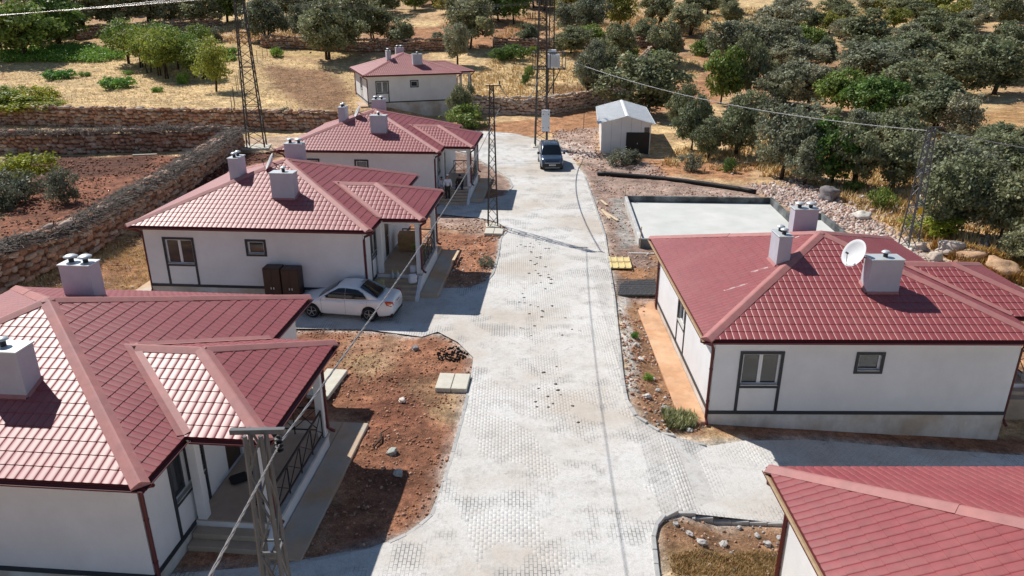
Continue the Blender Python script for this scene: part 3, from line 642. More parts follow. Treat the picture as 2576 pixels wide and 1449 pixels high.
    for sx_, sy_ in ((-1, -1), (1, -1), (1, 1), (-1, 1)): section_cap(H, (sx_ * EH, sy_ * EH, EV + .01), top, (sy_, -sx_, 0), dr_, 4)
    mb = MB(); m = Matrix.Translation((0, 0, EV + 1.87)); mb.lathe([(.26, -.03), (.2, .07), (.06, .125)], 8, m); mb.build('apex_cap', 'cap', H)
    zt = EV + HW * SL + .01
    section_cap(H, (PXE, PY0, EV + .01), (pax, pyc, zt), (-1, -1, 0), dr_, 2); section_cap(H, (PXE, PY1, EV + .01), (pax, pyc, zt), (1, -1, 0), dr_, 2)
    section_cap(H, (pax + .1, pyc, zt), (prx - .25, pyc, zt), (0, 1, 0), .2 * SL, 2, 'ridge_cap')
    for y, s_ in ((PY0, 1), (PY1, -1)):             # valley strips
        a = Vector((EH, y, EV + .03)); b = Vector((prx, pyc, zt + .02)); mb = MB(); lat = Vector((1, s_, 0)).normalized() * .16; up = Vector((0, 0, .16 * SL / math.sqrt(2)))
        mb.add([a - lat + up + Vector((0, 0, .05)), a + Vector((0, 0, .045)), a + lat + up + Vector((0, 0, .05)), b + lat + up + Vector((0, 0, .05)), b + Vector((0, 0, .045)), b - lat + up + Vector((0, 0, .05))], [(0, 1, 4, 5), (1, 2, 3, 4)]); mb.build('valley_flashing', 'cap', H)
    # gutters and downpipes
    g = EH; gutter(H, (-g - .1, -g, EV - .02), (g + .1, -g, EV - .02), (0, -1, 0)); gutter(H, (g, -g, EV - .025), (g, PY0 - .0, EV - .025), (1, 0, 0)); gutter(H, (g, PY1, EV - .025), (g, g, EV - .025), (1, 0, 0))
    gutter(H, (-g, -g, EV - .025), (-g, g, EV - .025), (-1, 0, 0), dust_left); gutter(H, (-g, g, EV - .02), (g, g, EV - .02), (0, 1, 0))
    gutter(H, (g + .15, PY0, EV - .02), (PXE + .1, PY0, EV - .02), (0, -1, 0)); gutter(H, (PXE, PY0, EV - .025), (PXE, PY1, EV - .025), (1, 0, 0)); gutter(H, (g + .15, PY1, EV - .02), (PXE + .1, PY1, EV - .02), (0, 1, 0))
    downpipe(H, WH + .06, -WH + .05, EH + .07, -EH + .3); downpipe(H, -WH - .06, -WH + .05, -EH - .07, -EH + .3)
    downpipe(H, -WH - .06, WH - .05, -EH - .07, EH - .3); downpipe(H, 7.0 + .14, -3.0, PXE + .06, PY0 + .25, z0=.62, kick=(.2, -.06)); downpipe(H, 7.14, 1.2, PXE + .06, PY1 - .25, z0=.62, kick=(.2, .06))
    # porch
    mb = MB(); mb.box(WH + .02, 7.12, -2.98, 1.25, -1.3, FL - .04); mb.build('porch_base', 'stucco', H)
    mb = MB(); mb.box(WH + .02, 7.0, -2.96, 1.23, FL - .04, FL); mb.build('porch_floor', 'porchtile', H)
    mb = MB(); mb.cbox(7.0, 7.15, -3.05, 1.28, FL - .05, FL + .04, .01); mb.build('coping', 'kerb', H)
    for x, y in ((6.99, -2.86), (6.99, 1.13), (5.16, -2.86)):
        mb = MB(); mb.cbox(x - .12, x + .12, y - .12, y + .12, FL + .001, EV - .36, .012); p = mb.build('post', 'stucco', H)
        mb = MB(); mb.cbox(x - .16, x + .16, y - .125, y + .125, EV - .5, EV - .361, .03); mb.build('post_head', 'stucco', p)
    mb = MB(); mb.box(WH + .002, 7.11, -2.98, -2.74, EV - .36, EV - .101); mb.box(6.87, 7.112, -2.739, 1.01, EV - .36, EV - .101); mb.box(WH + .002, 7.11, 1.011, 1.25, EV - .36, EV - .101); mb.build('porch_beam', 'stucco', H)
    n = int(round((FL + drop) / .15)) - 1; rs_ = (FL - .03 + drop) / (n + 1)
    for k in range(n):
        zt_ = FL - .03 - (k + 1) * rs_; mb = MB(); mb.cbox(WH + .04, 6.98, -2.985 - (k + 1) * .30, -2.985 - k * .30 - .001, -1.2, zt_, .012); mb.build('step', 'steps', H)
    mb = MB(); mb.add([(6.985, -2.99, -1.2), (6.985, -2.99, FL - .05), (6.985, -3.05, FL - .05), (6.985, -2.99 - n * .3, .06 - drop), (6.985, -2.99 - n * .3, -1.2), (7.125, -2.99, -1.2), (7.125, -2.99, FL - .05), (7.125, -3.05, FL - .05), (7.125, -2.99 - n * .3, .06 - drop), (7.125, -2.99 - n * .3, -1.2)],
        [(0, 1, 2, 3, 4), (9, 8, 7, 6, 5), (1, 6, 7, 2), (2, 7, 8, 3), (3, 8, 9, 4)]); mb.build('step_wall', 'stucco', H)
    def rail(ax, ay, bx, by, npan):
        a = Vector((ax, ay, 0)); b = Vector((bx, by, 0)); mb = MB()
        for zz, w_ in ((FL + .95, .05), (FL + .18, .035)): mb.beam(a + Vector((0, 0, zz)), b + Vector((0, 0, zz)), w_)
        rl = mb.build('railing', 'iron', H)
        for k in range(npan + 1):
            p = a.lerp(b, k / npan); mb = MB(); mb.beam(p + Vector((0, 0, FL)), p + Vector((0, 0, FL + .925)), .03); mb.build('baluster', 'iron', rl)
        for k in range(npan):
            p, q = a.lerp(b, k / npan), a.lerp(b, (k + 1) / npan)
            for u, v in ((p, q), (q, p)): mb = MB(); mb.beam(u + Vector((0, 0, FL + .2)), v + Vector((0, 0, FL + .92)), .022); mb.build('brace', 'iron', rl)
    rail(7.04, -2.7, 7.04, .98, 4); rail(5.35, 1.16, 6.85, 1.16, 2)
    # slab round the foot of the walls
    mb = MB(); mb.cbox(-WH - .92, -WH - .02, -WH - .1, WH + .75, -1.3, .10, .02); mb.build('apron', apron, H)
    mb = MB(); mb.cbox(7.14, 7.98, -3.75, 2.65, -1.3, .08 - drop * .7, .02); mb.build('apron', 'apron', H)
    mb = MB(); mb.cbox(WH + .02, 7.13, 1.26, 2.65, -1.3, .075, .02); mb.build('apron', 'apron', H)
    # chimneys
    chimney(H, .45, 1.52, -3.30, -2.70, EV + 1.95, [(1.0, -3.0, EV + 1.99, .15, 0)] if cowl_main else [])
    chimney(H, -2.15, -1.68, -1.68, -.78, EV + 2.25, [(-1.92, -1.42, EV + 2.29, .15, 0), (-1.92, -1.02, EV + 2.29, .15, .1)])
    chimney(H, -.55, .38, 1.40, 1.95, EV + 2.40, [(-.3, 1.68, EV + 2.44, .2, 0), (.14, 1.68, EV + 2.44, .2, .08)])
    return H
HOUSES = {}
HOUSES['H1'] = house('white house with shiny red tile roof in the near left corner, behind the grey pole', -12.85, 19.09, 3.30, -4.742)
HOUSES['H2'] = house('white house with red tile roof beside the parked white sedan and two brown cabinets', -11.11, 36.33, 3.71, -4.119, drop=.32)
HOUSES['H3'] = house('white house with red tile roof and people standing at its porch steps', -9.71, 53.66, 3.74, -3.92, drop=.36)
HOUSES['H4'] = house('farthest white house with red tile roof, standing alone in the straw field', -12.44, 88.96, 5.27, 18.76)
HOUSES['R1'] = house('white house with matt red tile roof and satellite dish, right of the road', 11.61, 26.80, 2.88, -.3975, 'apron_dust', dust_left=True)
HOUSES['R2'] = house('cropped house in the near right corner, mostly plain red roof', 11.47, 9.51, 2.6, 0, dust_left=True)
def hw(n, x, y, z): return tuple((HOUSES[n].matrix_basis @ Vector((x, y, z))))
# ------------------------------------------------------------------ dry stone walls
def chamfer_rock(seed, n=0):
    r = random.Random(seed); bm = bmesh.new(); bmesh.ops.create_icosphere(bm, subdivisions=1, radius=.5)
    for v in bm.verts:
        c = v.co; m = max(abs(c.x), abs(c.y), abs(c.z)); c *= (.62 + .38 * (.5 / m) ** .9 * .95) * r.uniform(.86, 1.12)
    bm.verts.index_update(); V = np.array([v.co[:] for v in bm.verts]); Fq = np.array([[v.index for v in f.verts] for f in bm.faces]); bm.free(); return V, Fq
ROCKS = [chamfer_rock(s) for s in range(6)]
STC = np.array([(.50, .30, .21), (.55, .36, .26), (.46, .26, .18), (.60, .45, .35), (.42, .27, .20), (.53, .42, .34)])
def stone_mesh(k, c, mat='stonewall'): return npmesh('stone', ROCKS[k][0], ROCKS[k][1], mat, np.repeat(np.array(c)[None], len(ROCKS[k][0]), 0), False)
STONES = [stone_mesh(k % 6, STC[k % 6] * f) for k, f in zip(range(12), [1] * 6 + [.78] * 6)]
PALE = [stone_mesh(k % 6, np.array((.62, .50, .40)) * (.8 + .07 * (k % 6))) for k in range(12)]
def stone_wall(label, path, hgt, thick=.6, course=.27, dark=1.0, nind=300, both=False, z_of=None, name='stone_wall'):
    p0 = path[0]; zf = z_of or (lambda x, y: hz(x, y))
    W = thing(name, label, 'stone wall', (p0[0], p0[1], zf(*p0)))
    org = np.array([p0[0], p0[1], zf(*p0)])
    pts = resample(path, .5); core = MB(); S = []
    for a, b in zip(pts[:-1], pts[1:]):
        d = (b - a).normalized(); nrm = Vector((d.y, -d.x))
        q = [(p + nrm * s_ * thick * .40) for p in (a, b) for s_ in (-1, 1)]; zs = [zf(a.x, a.y), zf(a.x, a.y), zf(b.x, b.y), zf(b.x, b.y)]
        lo = [(v.x - org[0], v.y - org[1], z - .5 - org[2]) for v, z in zip(q, zs)]; hi = [(v.x - org[0], v.y - org[1], z + hgt - .12 - org[2]) for v, z in zip(q, zs)]
        core.add(lo + hi, [(0, 2, 6, 4), (1, 5, 7, 3), (4, 6, 7, 5), (0, 4, 5, 1), (2, 3, 7, 6)])
    core.build('wall_core', 'wallcore', W)
    L = sum((Vector(b) - Vector(a)).length for a, b in zip(path[:-1], path[1:])); acc = np.concatenate([[0], np.cumsum([(Vector(b) - Vector(a)).length for a, b in zip(path[:-1], path[1:])])])
    PA = np.array(path)
    nrow = int(hgt / course)
    for r_ in range(nrow + 1):
        topc = r_ == nrow; s = 0
        while s < L:
            wl = rng.uniform(.22, .78); m = s + wl / 2; s += wl * .93
            if m > L: break
            k = min(np.searchsorted(acc, m, side='right') - 1, len(path) - 2); t_ = (m - acc[k]) / (acc[k + 1] - acc[k]); p = PA[k] * (1 - t_) + PA[k + 1] * t_; d = (PA[k + 1] - PA[k]) / (acc[k + 1] - acc[k]); nr = np.array([d[1], -d[0]])
            z0 = zf(*p)
            for sd_ in ((-1, 1) if (both or topc) else (1,)):
                off = thick * (.42 if not topc else .24) * sd_ + rng.uniform(-.05, .05); zz = z0 + (r_ + .5) * course + rng.uniform(-.11, .11) + (.12 * rng.random() if topc else 0)
                if topc and rng.random() < .12: continue
                S.append((p[0] + nr[0] * off - org[0], p[1] + nr[1] * off - org[1], zz - org[2], wl * 1.12, rng.uniform(.26, .4) * (1.3 if topc else 1), course * rng.uniform(.85, 1.5), math.atan2(d[1], d[0]) + rng.uniform(-.15, .15), rng.uniform(-.2, .2), rng.integers(0, 12)))
    S = np.array(S); wp = S[:, :3] + org; nr_ = np.argsort(np.where((wp[:, 1] > 20), np.linalg.norm(wp - np.array([0, 0, CAMZ]), axis=1) / (S[:, 3] + .2), 1e6)); ind = np.zeros(len(S), bool); ind[nr_[:nind]] = True
    for q in S[ind]:
        obj('stone', (PALE if dark > 1 else STONES)[int(q[8])], W, tuple(q[:3]), (q[7], 0, q[6]), tuple(q[3:6]))
    Q = S[~ind]
    if len(Q):
        VV = []; FF = []; CC = []; o0 = 0
        for k in range(12):
            q = Q[Q[:, 8] == k]
            if not len(q): continue
            bv_, bf_ = ROCKS[k % 6]; V = bv_[None] * q[:, None, 3:6]; c, s = np.cos(q[:, 6])[:, None], np.sin(q[:, 6])[:, None]
            V = np.stack([V[..., 0] * c - V[..., 1] * s, V[..., 0] * s + V[..., 1] * c, V[..., 2]], -1) + q[:, None, :3]
            VV.append(V.reshape(-1, 3)); FF.append((bf_[None] + (np.arange(len(q)) * len(bv_))[:, None, None]).reshape(-1, 3) + o0); o0 += len(q) * len(bv_)
            CC.append(np.tile(np.array((.62, .50, .40)) * (.8 + .07 * (k % 6)) if dark > 1 else STC[k % 6] * (1 if k < 6 else .78), (len(q) * len(bv_), 1)))
        tag(obj('stones', npmesh('stones', np.concatenate(VV), np.concatenate(FF), 'stonewall', np.concatenate(CC)), W), kind='stuff')
    return W
M('wallcore', (.20, .11, .07), .95, .3, 4, .5, 15, .1)
low = lambda x, y: hz(x, y - 1.2)
W1 = [(-62, 81.2), (-44, 79.3), (-25, 77.4), (-17.5, 76.9)]
stone_wall('long red stone retaining wall below the straw field, behind the lattice tower', W1, 1.9, .6, .34, z_of=lambda x, y: hz(x, y - 1.2))
W3 = [(-5.6, 86.8), (4, 86.3), (8, 90), (12, 93.8), (17, 109), (22, 123.5)]
stone_wall('curved stone wall running behind the transformer tower towards the oak grove', W3, 1.7, .6, .33, dark=1.3, z_of=lambda x, y: hz(x + .6, y - 1.1))
# enclosure wall with brushwood on top: back arm and the long arm towards the camera
def wp(u, v): p = G(u, v); return (p[0], p[1])
EA = [wp(606, 372), wp(462, 482), wp(213, 640), wp(0, 730), wp(-250, 830)]
corner = EA[0]
EB = [(-60, 66.5), (-40, 66.0), (corner[0] - .8, corner[1] - .4)]
def brush(W, path, ztop, n, width=.9):
    org = np.array(W.location); L = [(Vector(b) - Vector(a)).length for a, b in zip(path[:-1], path[1:])]; acc = np.concatenate([[0], np.cumsum(L)]); PA = np.array(path)
    m = rng.random(n) * acc[-1]; k = np.clip(np.searchsorted(acc, m, side='right') - 1, 0, len(path) - 2); t_ = ((m - acc[k]) / (acc[k + 1] - acc[k]))[:, None]
    p = PA[k] * (1 - t_) + PA[k + 1] * t_; d = (PA[k + 1] - PA[k]) / (acc[k + 1] - acc[k])[:, None]; nr = np.stack([d[:, 1], -d[:, 0]], -1)
    off = rng.normal(0, width * .33, n); c = p + nr * off[:, None]; z = h(p[:, 0], p[:, 1]) + ztop + .34 * rng.random(n) * np.exp(-(off / width) ** 2 * 2) + .25 * (vnoise(p[:, 0], p[:, 1], .6, 44) - .4) - .12 * np.abs(off)
    ang = np.arctan2(nr[:, 1], nr[:, 0]) + rng.normal(0, .7, n); ln = rng.uniform(.35, 1.3, n); el = rng.normal(-.05, .32, n)
    dv = np.stack([np.cos(ang) * np.cos(el), np.sin(ang) * np.cos(el), np.sin(el)], -1) * ln[:, None] * .5; C = np.concatenate([c, z[:, None]], 1) - org
    w_ = rng.uniform(.010, .032, n)[:, None]; a = np.cross(dv, [0, 0, 1]); a = a / (np.linalg.norm(a, axis=1, keepdims=True) + 1e-6) * w_; b = np.array([[0, 0, 1]]) * w_
    V = np.stack([C - dv - a, C - dv + a, C - dv + b, C + dv - a * .5, C + dv + a * .5, C + dv + b * .5], 1).reshape(-1, 3)
    f = np.array([[0, 1, 4, 3], [1, 2, 5, 4], [2, 0, 3, 5]]); Fq = (f[None] + (np.arange(n) * 6)[:, None, None]).reshape(-1, 4)
    tag(obj('brushwood', npmesh('brushwood', V, Fq, 'twig'), W), kind='stuff')
wA = stone_wall('stone wall topped with grey brushwood slanting towards the near left', EA, 1.65, .75, .32, both=True); brush(wA, EA, 1.70, 7000, 1.25)
wB = stone_wall('brushwood-topped stone wall along the back of the ploughed enclosure', EB, 1.75, .7, .33, both=True); brush(wB, EB, 1.80, 4500, 1.0)
# far dry walls of dark rubble
fw = [wp(660, 118), wp(760, 122), wp(870, 128), wp(1000, 128), wp(1180, 124)]; stone_wall('dark rubble wall below the oaks behind the farthest house', fw, 1.4, .9, .35, nind=120)
fw = [wp(1240, 118), wp(1420, 122), wp(1600, 118), wp(1720, 122)]; stone_wall('dark rubble terrace wall behind the transformer tower', fw, 1.1, .9, .35, nind=120)
fw = [wp(190, 100), wp(290, 84), wp(420, 72), wp(560, 62)]; stone_wall('dark rubble wall above the orchard', fw, 1.1, .9, .35, nind=100)
# ------------------------------------------------------------------ lattice poles
def lattice(label, x, y, hgt, w0, w1, npan, yaw=0, mat='steel_dark', zb=None, leg=.055, name='lattice_pole', cat='utility pole'):
    z = hz(x, y) if zb is None else zb
    P = thing(name, label, cat, (x, y, z), yaw)
    cs = [(-1, -1), (1, -1), (1, 1), (-1, 1)]
    at = lambda c, t: Vector((c[0] * (w0 + (w1 - w0) * t) / 2, c[1] * (w0 + (w1 - w0) * t) / 2, hgt * t))
    mb = MB(); mb.cbox(-w0 * .75, w0 * .75, -w0 * .75, w0 * .75, -.4, .12, .03); mb.build('footing', 'cover', P)
    for c in cs: mb = MB(); mb.beam(at(c, 0), at(c, 1), leg); mb.build('leg', mat, P)
    ts = [0]; 
    for k in range(npan): ts.append(ts[-1] + (w0 + (w1 - w0) * k / npan))
    ts = [t / ts[-1] for t in ts]
    for k in range(npan):
        for i in range(4):
            a, b = cs[i], cs[(i + 1) % 4]
            if k % 2: a, b = b, a
            mb = MB(); mb.beam(at(a, ts[k]), at(b, ts[k + 1]), leg * .55); mb.build('brace', mat, P)
        if k % 4 == 0 and k:
            mb = MB()
            for i in range(4): mb.beam(at(cs[i], ts[k]), at(cs[(i + 1) % 4], ts[k]), leg * .6)
            mb.build('tie_frame', mat, P)
    return P
def crossarm(P, z, x0, x1, mat='steel_dark', y=0, sz=.07):
    mb = MB(); mb.beam((x0, y, z), (x1, y, z), sz); return mb.build('crossarm', mat, P)
def insulator(P, x, y, z, r=.05, hgt=.22, mat='blackplastic'):
    mb = MB(); pr = [(r * .4, 0)]
    for k in range(4): q = hgt * k / 4; pr += [(r, q + .01), (r, q + .02), (r * .5, q + .03)]
    pr += [(r * .3, hgt)]; mb.lathe(pr, 10, Matrix.Translation((x, y, z))); mb.build('insulator', mat, P)
pm = lattice('dark lattice pole standing at the left road edge, its shadow across the paving', -1.17, 43.77, 8.4, .58, .2, 17, R(4))
crossarm(pm, 8.35, -.35, .55); crossarm(pm, 7.1, -.35, .6); insulator(pm, .45, 0, 8.4); insulator(pm, .5, 0, 7.1)
pn = lattice('blurred grey lattice pole in the near left, before the first porch', -2.96, 7.39, 8.35, .42, .18, 11, R(2), 'steel', leg=.042)
crossarm(pn, 8.36, -.28, .34, 'steel', sz=.06); insulator(pn, .19, .2, 7.95)
rp = G(2284, 622); PRH = CAMZ + ray(2340, 322)[2] / ray(2340, 322)[1] * rp[1] - rp[2]; print('right pole', PRH)
pr = lattice('grey lattice pole with yellow plate among the rocks right of the road', rp[0], rp[1], PRH, .7, .26, 15, R(20), 'steel', leg=.07)
crossarm(pr, PRH, -.2, .75, 'steel_dark', sz=.1); mb = MB(); mb.box(-.2, .12, -.36, -.345, 2.0, 2.4); mb.build('warning_plate', 'signyellow', pr)
tl = lattice('tall lattice tower beside the stone-walled lane, its top out of view', -23.6, 69.0, 17.0, 1.55, .45, 26, R(10), leg=.09, name='lattice_tower', cat='pylon')
for z, a in ((13.3, 1.8), (16.6, 1.3)): crossarm(tl, z, -a, a, sz=.1)
tt = lattice('transformer tower of lattice steel behind the parked van', 2.70, 69.6, 12.7, 1.1, .62, 24, R(3), leg=.075, name='transformer_tower', cat='pylon')
crossarm(tt, 12.75, -.95, 1.1, sz=.12)
for k in range(6): insulator(tt, -.9 + k * .38, -.1, 12.3, .07, .4)
crossarm(tt, 11.2, -1.35, .3, sz=.09)
for k in range(3): insulator(tt, -1.3 + k * .2, 0, 11.25, .05, .5)
# platform
def frame(P, x0, x1, y0, y1, z):
    mb = MB()
    for a, b in (((x0, y0), (x1, y0)), ((x1, y0), (x1, y1)), ((x1, y1), (x0, y1)), ((x0, y1), (x0, y0))): mb.beam((*a, z), (*b, z), .09)
    return mb
mb = frame(tt, -.7, 2.0, -.8, 1.6, 7.0); 
for k in range(7): mb.beam((-.7 + k * .44, -.8, 7.0), (-.7 + k * .44, 1.6, 7.0), .06)
mb.build('platform', 'steel_dark', tt); frame(tt, -.7, 2.0, -.8, 1.6, 8.4).build('guard_rail', 'steel_dark', tt)
for x, y in ((-.7, -.8), (2.0, -.8), (2.0, 1.6), (-.7, 1.6), (.65, -.8)): mb = MB(); mb.beam((x, y, 7), (x, y, 8.4), .06); mb.build('rail_post', 'steel_dark', tt)
mb = MB(); mb.beam((.5, .2, 4.6), (1.7, .2, 6.95), .08); mb.build('strut', 'steel_dark', tt)
PB = G(1385, 240)
pb = lattice('second slimmer lattice post supporting the transformer platform from behind', PB[0], PB[1], 11.0, .7, .5, 22, R(3), leg=.06)
tr = thing('transformer', 'pale grey transformer tank on the tower platform', 'transformer', (3.72, 69.75, hz(2.7, 69.6) + 7.08), R(3))
mb = MB(); mb.cbox(-.6, .55, -.5, .5, 0, 1.15, .05); mb.build('tank', 'whitepaint', tr)
for k in range(7):
    for s_ in (-1, 1): mb = MB(); mb.box(-.5 + k * .16, -.47 + k * .16, s_ * .5, s_ * .62, .15, 1.0); mb.build('fin', 'whitepaint', tr)
mb = MB(); mb.lathe([(.17, -.35), (.2, -.3), (.2, .3), (.17, .35)], 14, Matrix.Translation((-.1, 0, 1.35)) @ Matrix.Rotation(R(90), 4, 'Y')); mb.build('conservator', 'whitepaint', tr)
for k in range(3): insulator(tr, -.3 + k * .3, .25, 1.15, .06, .4)
cb = thing('meter_cabinet', 'tall white metal cabinet fixed to the transformer tower', 'cabinet', (2.62 + .45, 68.75, hz(2.7, 69.6) + 1.55))
mb = MB(); mb.cbox(-.36, .36, -.25, .25, 0, 1.85, .015); mb.build('housing', 'whitepaint', cb)
mb = MB(); mb.box(-.33, -.005, -.262, -.252, .05, 1.8); d1 = mb.build('door', 'whitepaint', cb); mb = MB(); mb.box(.005, .33, -.262, -.252, .05, 1.8); d2 = mb.build('door', 'whitepaint', cb)
for dd, x in ((d1, -.25), (d2, .25)):
    for z in (.3, 1.5): mb = MB(); mb.box(x - .03, x + .03, -.272, -.263, z, z + .1); mb.build('vent', 'steel_dark', dd)
mb = MB(); mb.box(-.38, .38, -.27, .27, 1.852, 1.9); mb.build('lid', 'whitepaint', cb); mb = MB(); mb.box(-.34, .34, -.24, .24, -.06, -.002); mb.build('foot_frame', 'navy', cb)
# ------------------------------------------------------------------ cables
def cable(label, a, b, sag, r=.03, strands=3, mat='wire', n=None, name='overhead_cable'):
    a, b = Vector(a), Vector(b); L = (b - a).length; mb = MB(); n = n or max(12, int(L / (.12 if strands > 1 else 2)))
    for s_ in range(strands):
        pts = []
        for k in range(n + 1):
            t = k / n; p = a.lerp(b, t); p.z -= sag * 4 * t * (1 - t)
            if strands > 1:
                q = 2 * math.pi * (t * L / .9 + s_ / strands); lat = Vector((-(b - a).y, (b - a).x, 0)).normalized(); p = p + lat * math.cos(q) * r * .75 + Vector((0, 0, 1)) * math.sin(q) * r * .75
            pts.append(p)
        mb.tube(pts, r * .55 if strands > 1 else r, 5, False)
    return tag(mb.build(name, mat, None, True), label, 'cable')
top = lambda P, x, y, z: P.matrix_basis @ Vector((x, y, z))
na = Vector((-2.77, 7.60, 8.05))
cable('twisted cable from the near left pole up to the roadside pole', na, top(pm, .5, 0, 7.2), .55, .013)
ws = Vector(tuple(np.array([0, 0, CAMZ]) + ray(528, 1449) * (2.75 / ray(528, 1449)[1]))); wd = ws - na
cable('twisted cable dropping from the near left pole out of the bottom edge', na, na + wd * 4.0, .0, .008)
cable('slack cable between the roadside pole and the transformer tower', top(pm, .5, 0, 8.3), top(tt, -.3, 0, 6.2), 1.6, .028, 3)
cable('twisted cable from the transformer across the oaks to the right pole', top(tt, 1.9, -.6, 7.9), top(pr, -.05, 0, PRH - .15), .9, .022)
cable('twisted cable leaving the right pole beyond the right edge', top(pr, .1, 0, PRH - .15), (43, 24, PRH - 1.5), .4, .022)
for k, lb in enumerate(('upper', 'middle', 'lower')):
    cable(lb + ' of the power lines between the two lattice towers', top(tl, -1.6 + k * 1.6, 0, 13.2), top(tt, -.8 + k * .7, -.1, 12.6), .9, .014, 1, 'steel_dark')
    cable(lb + ' of the bright power lines crossing the top left corner', top(tl, -1.6 + k * 1.6, 0, 13.2), (-75, 64 + k * 3, 10.0 + k * .3), .5, .022, 1, 'hvwire')
for k in range(2): cable(('front' if k == 0 else 'rear') + ' jumper wire from tower top to the platform', top(tt, -.7 + k * .5, 0, 12.3), top(tt, -.5 + k * 1.8, .4, 8.6), -.3, .015, 1, 'steel_dark')
# ------------------------------------------------------------------ shed
S0 = thing('shed', 'small white panel shed with pale ribbed gable roof and dark door', 'shed', (10.55, 71.45, -.05), R(-5.2))
sw, sdp, sh, rg = 2.15, 5.2, 2.85, 3.42
mb = MB(); wall = MB()
wall.add([(-sw, -sdp, .0), (sw, -sdp, .0), (sw, -sdp, sh), (0, -sdp, rg), (-sw, -sdp, sh), (-sw, sdp, .0), (sw, sdp, .0), (sw, sdp, sh), (0, sdp, rg), (-sw, sdp, sh)], [(0, 1, 2, 3, 4), (9, 8, 7, 6, 5), (0, 4, 9, 5), (1, 6, 7, 2)]); wall.build('wall', 'shedwall', S0)
for k in range(1, 5): 
    x = -sw + k * .86; mb = MB(); mb.box(x - .012, x + .012, -sdp - .008, -sdp + .01, .02, rg - abs(x) * .265 - .05); mb.build('panel_joint', 'kerb', S0)
mb = MB(); mb.box(-sw - .06, sw + .06, -sdp - .06, sdp + .06, -.9, .02); mb.build('base_slab', 'concrete', S0)
for s_ in (-1, 1):
    a, b = Vector((0, 0, rg + .06)), Vector((s_ * (sw + .3), 0, sh - .04)); n = (b - a); L = n.length; mb = MB(); y0, y1 = -sdp - .28, sdp + .28
    mb.add([(a.x, y0, a.z), (b.x, y0, b.z), (b.x, y1, b.z), (a.x, y1, a.z), (a.x, y0, a.z - .05), (b.x, y0, b.z - .05), (b.x, y1, b.z - .05), (a.x, y1, a.z - .05)], [(0, 1, 2, 3), (7, 6, 5, 4), (0, 4, 5, 1), (1, 5, 6, 2), (2, 6, 7, 3)]); rs = mb.build('roof_sheet', 'shedroof', S0)
    k = y0 + .12
    while k < y1: mb = MB(); mb.beam(a + Vector((0, k, .012)), b + Vector((0, k, .012)), .05, .05); mb.build('rib', 'shedroof', rs); k += .3
    mb = MB(); mb.tube([(b.x + s_ * .05, y0, b.z - .04), (b.x + s_ * .05, y1, b.z - .04)], .06, 8); mb.build('gutter', 'zinc', S0)
mb = MB(); mb.add([(-.16, -sdp - .285, rg + .045), (0, -sdp - .285, rg + .1), (.16, -sdp - .285, rg + .045), (-.16, sdp + .285, rg + .045), (0, sdp + .285, rg + .1), (.16, sdp + .285, rg + .045)], [(0, 1, 4, 3), (1, 2, 5, 4)]); mb.build('ridge_cap', 'shedroof', S0)
mb = MB(); mb.box(.05, 2.02, -sdp - .05, -sdp + .02, .08, 1.98); dd = mb.build('door', 'sheddoor', S0)
mb = MB(); mb.box(.03, .08, -sdp - .06, -sdp, .05, 2.02); mb.box(.08, 2.0, -sdp - .06, -sdp, 1.985, 2.03); mb.box(2.0, 2.06, -sdp - .06, -sdp, .05, 2.02); mb.build('door_frame', 'blackplastic', dd)
mb = MB(); mb.box(1.0, 1.06, -sdp - .09, -sdp - .055, 1.0, 1.12); mb.build('latch', 'zinc', dd)
mb = MB(); mb.box(1.58, 2.02, -sdp - .02, -sdp + .02, 2.03, 2.48); mb.build('window', 'glass', S0)
# ------------------------------------------------------------------ new foundation
F0 = thing('foundation', 'pale unfinished concrete house foundation beside the road', 'foundation', (12.3, 44.25, .0), R(-3.2))
fh = .52; A_, w_ = 4.95, .2
for (x0, x1, y0, y1) in ((-A_, A_, A_ - w_, A_), (-A_, A_, -A_, -A_ + w_), (-A_, -A_ + w_, -A_ + w_ + .001, A_ - w_ - .001), (A_ - w_, A_, -A_ + w_ + .001, A_ - w_ - .001)):
    mb = MB(); mb.cbox(x0, x1, y0, y1, -.9, fh + rng.uniform(-.01, .01), .02); mb.build('footing_wall', 'bitumen' if y1 == A_ or x1 == A_ else 'formconcrete', F0)
for (x0, x1, y0, y1) in ((A_ + .001, 7.1, 1.05, 1.25), (A_ + .001, 7.1, -3.0, -2.8), (6.9, 7.1, -2.799, 1.049)): mb = MB(); mb.cbox(x0, x1, y0, y1, -.9, fh - .02, .02); mb.build('footing_wall', 'bitumen', F0)
mb = MB(); mb.box(-A_ + w_, A_ - w_, -A_ + w_, A_ - w_, .0, .12); mb.build('slab', 'slabfresh', F0); mb = MB(); mb.box(A_, 6.9, -2.8, 1.05, .0, .125); mb.build('porch_slab', 'slabfresh', F0)
for x, y in ((-4.9, 4.98), (4.9, 4.98), (-4.9, -4.98)): mb = MB(); mb.beam((x, y, 0), (x + .03, y, 1.25), .045); mb.build('stake', 'plank', F0)
mb = MB(); mb.beam((-5.6, -5.9, -.0), (-2.2, -5.95, .02), .18, .06); o = mb.build('formwork_beam', 'concrete', None); o.matrix_world = F0.matrix_basis; tag(o, 'grey concrete-caked beam lying in front of the new foundation', 'beam')
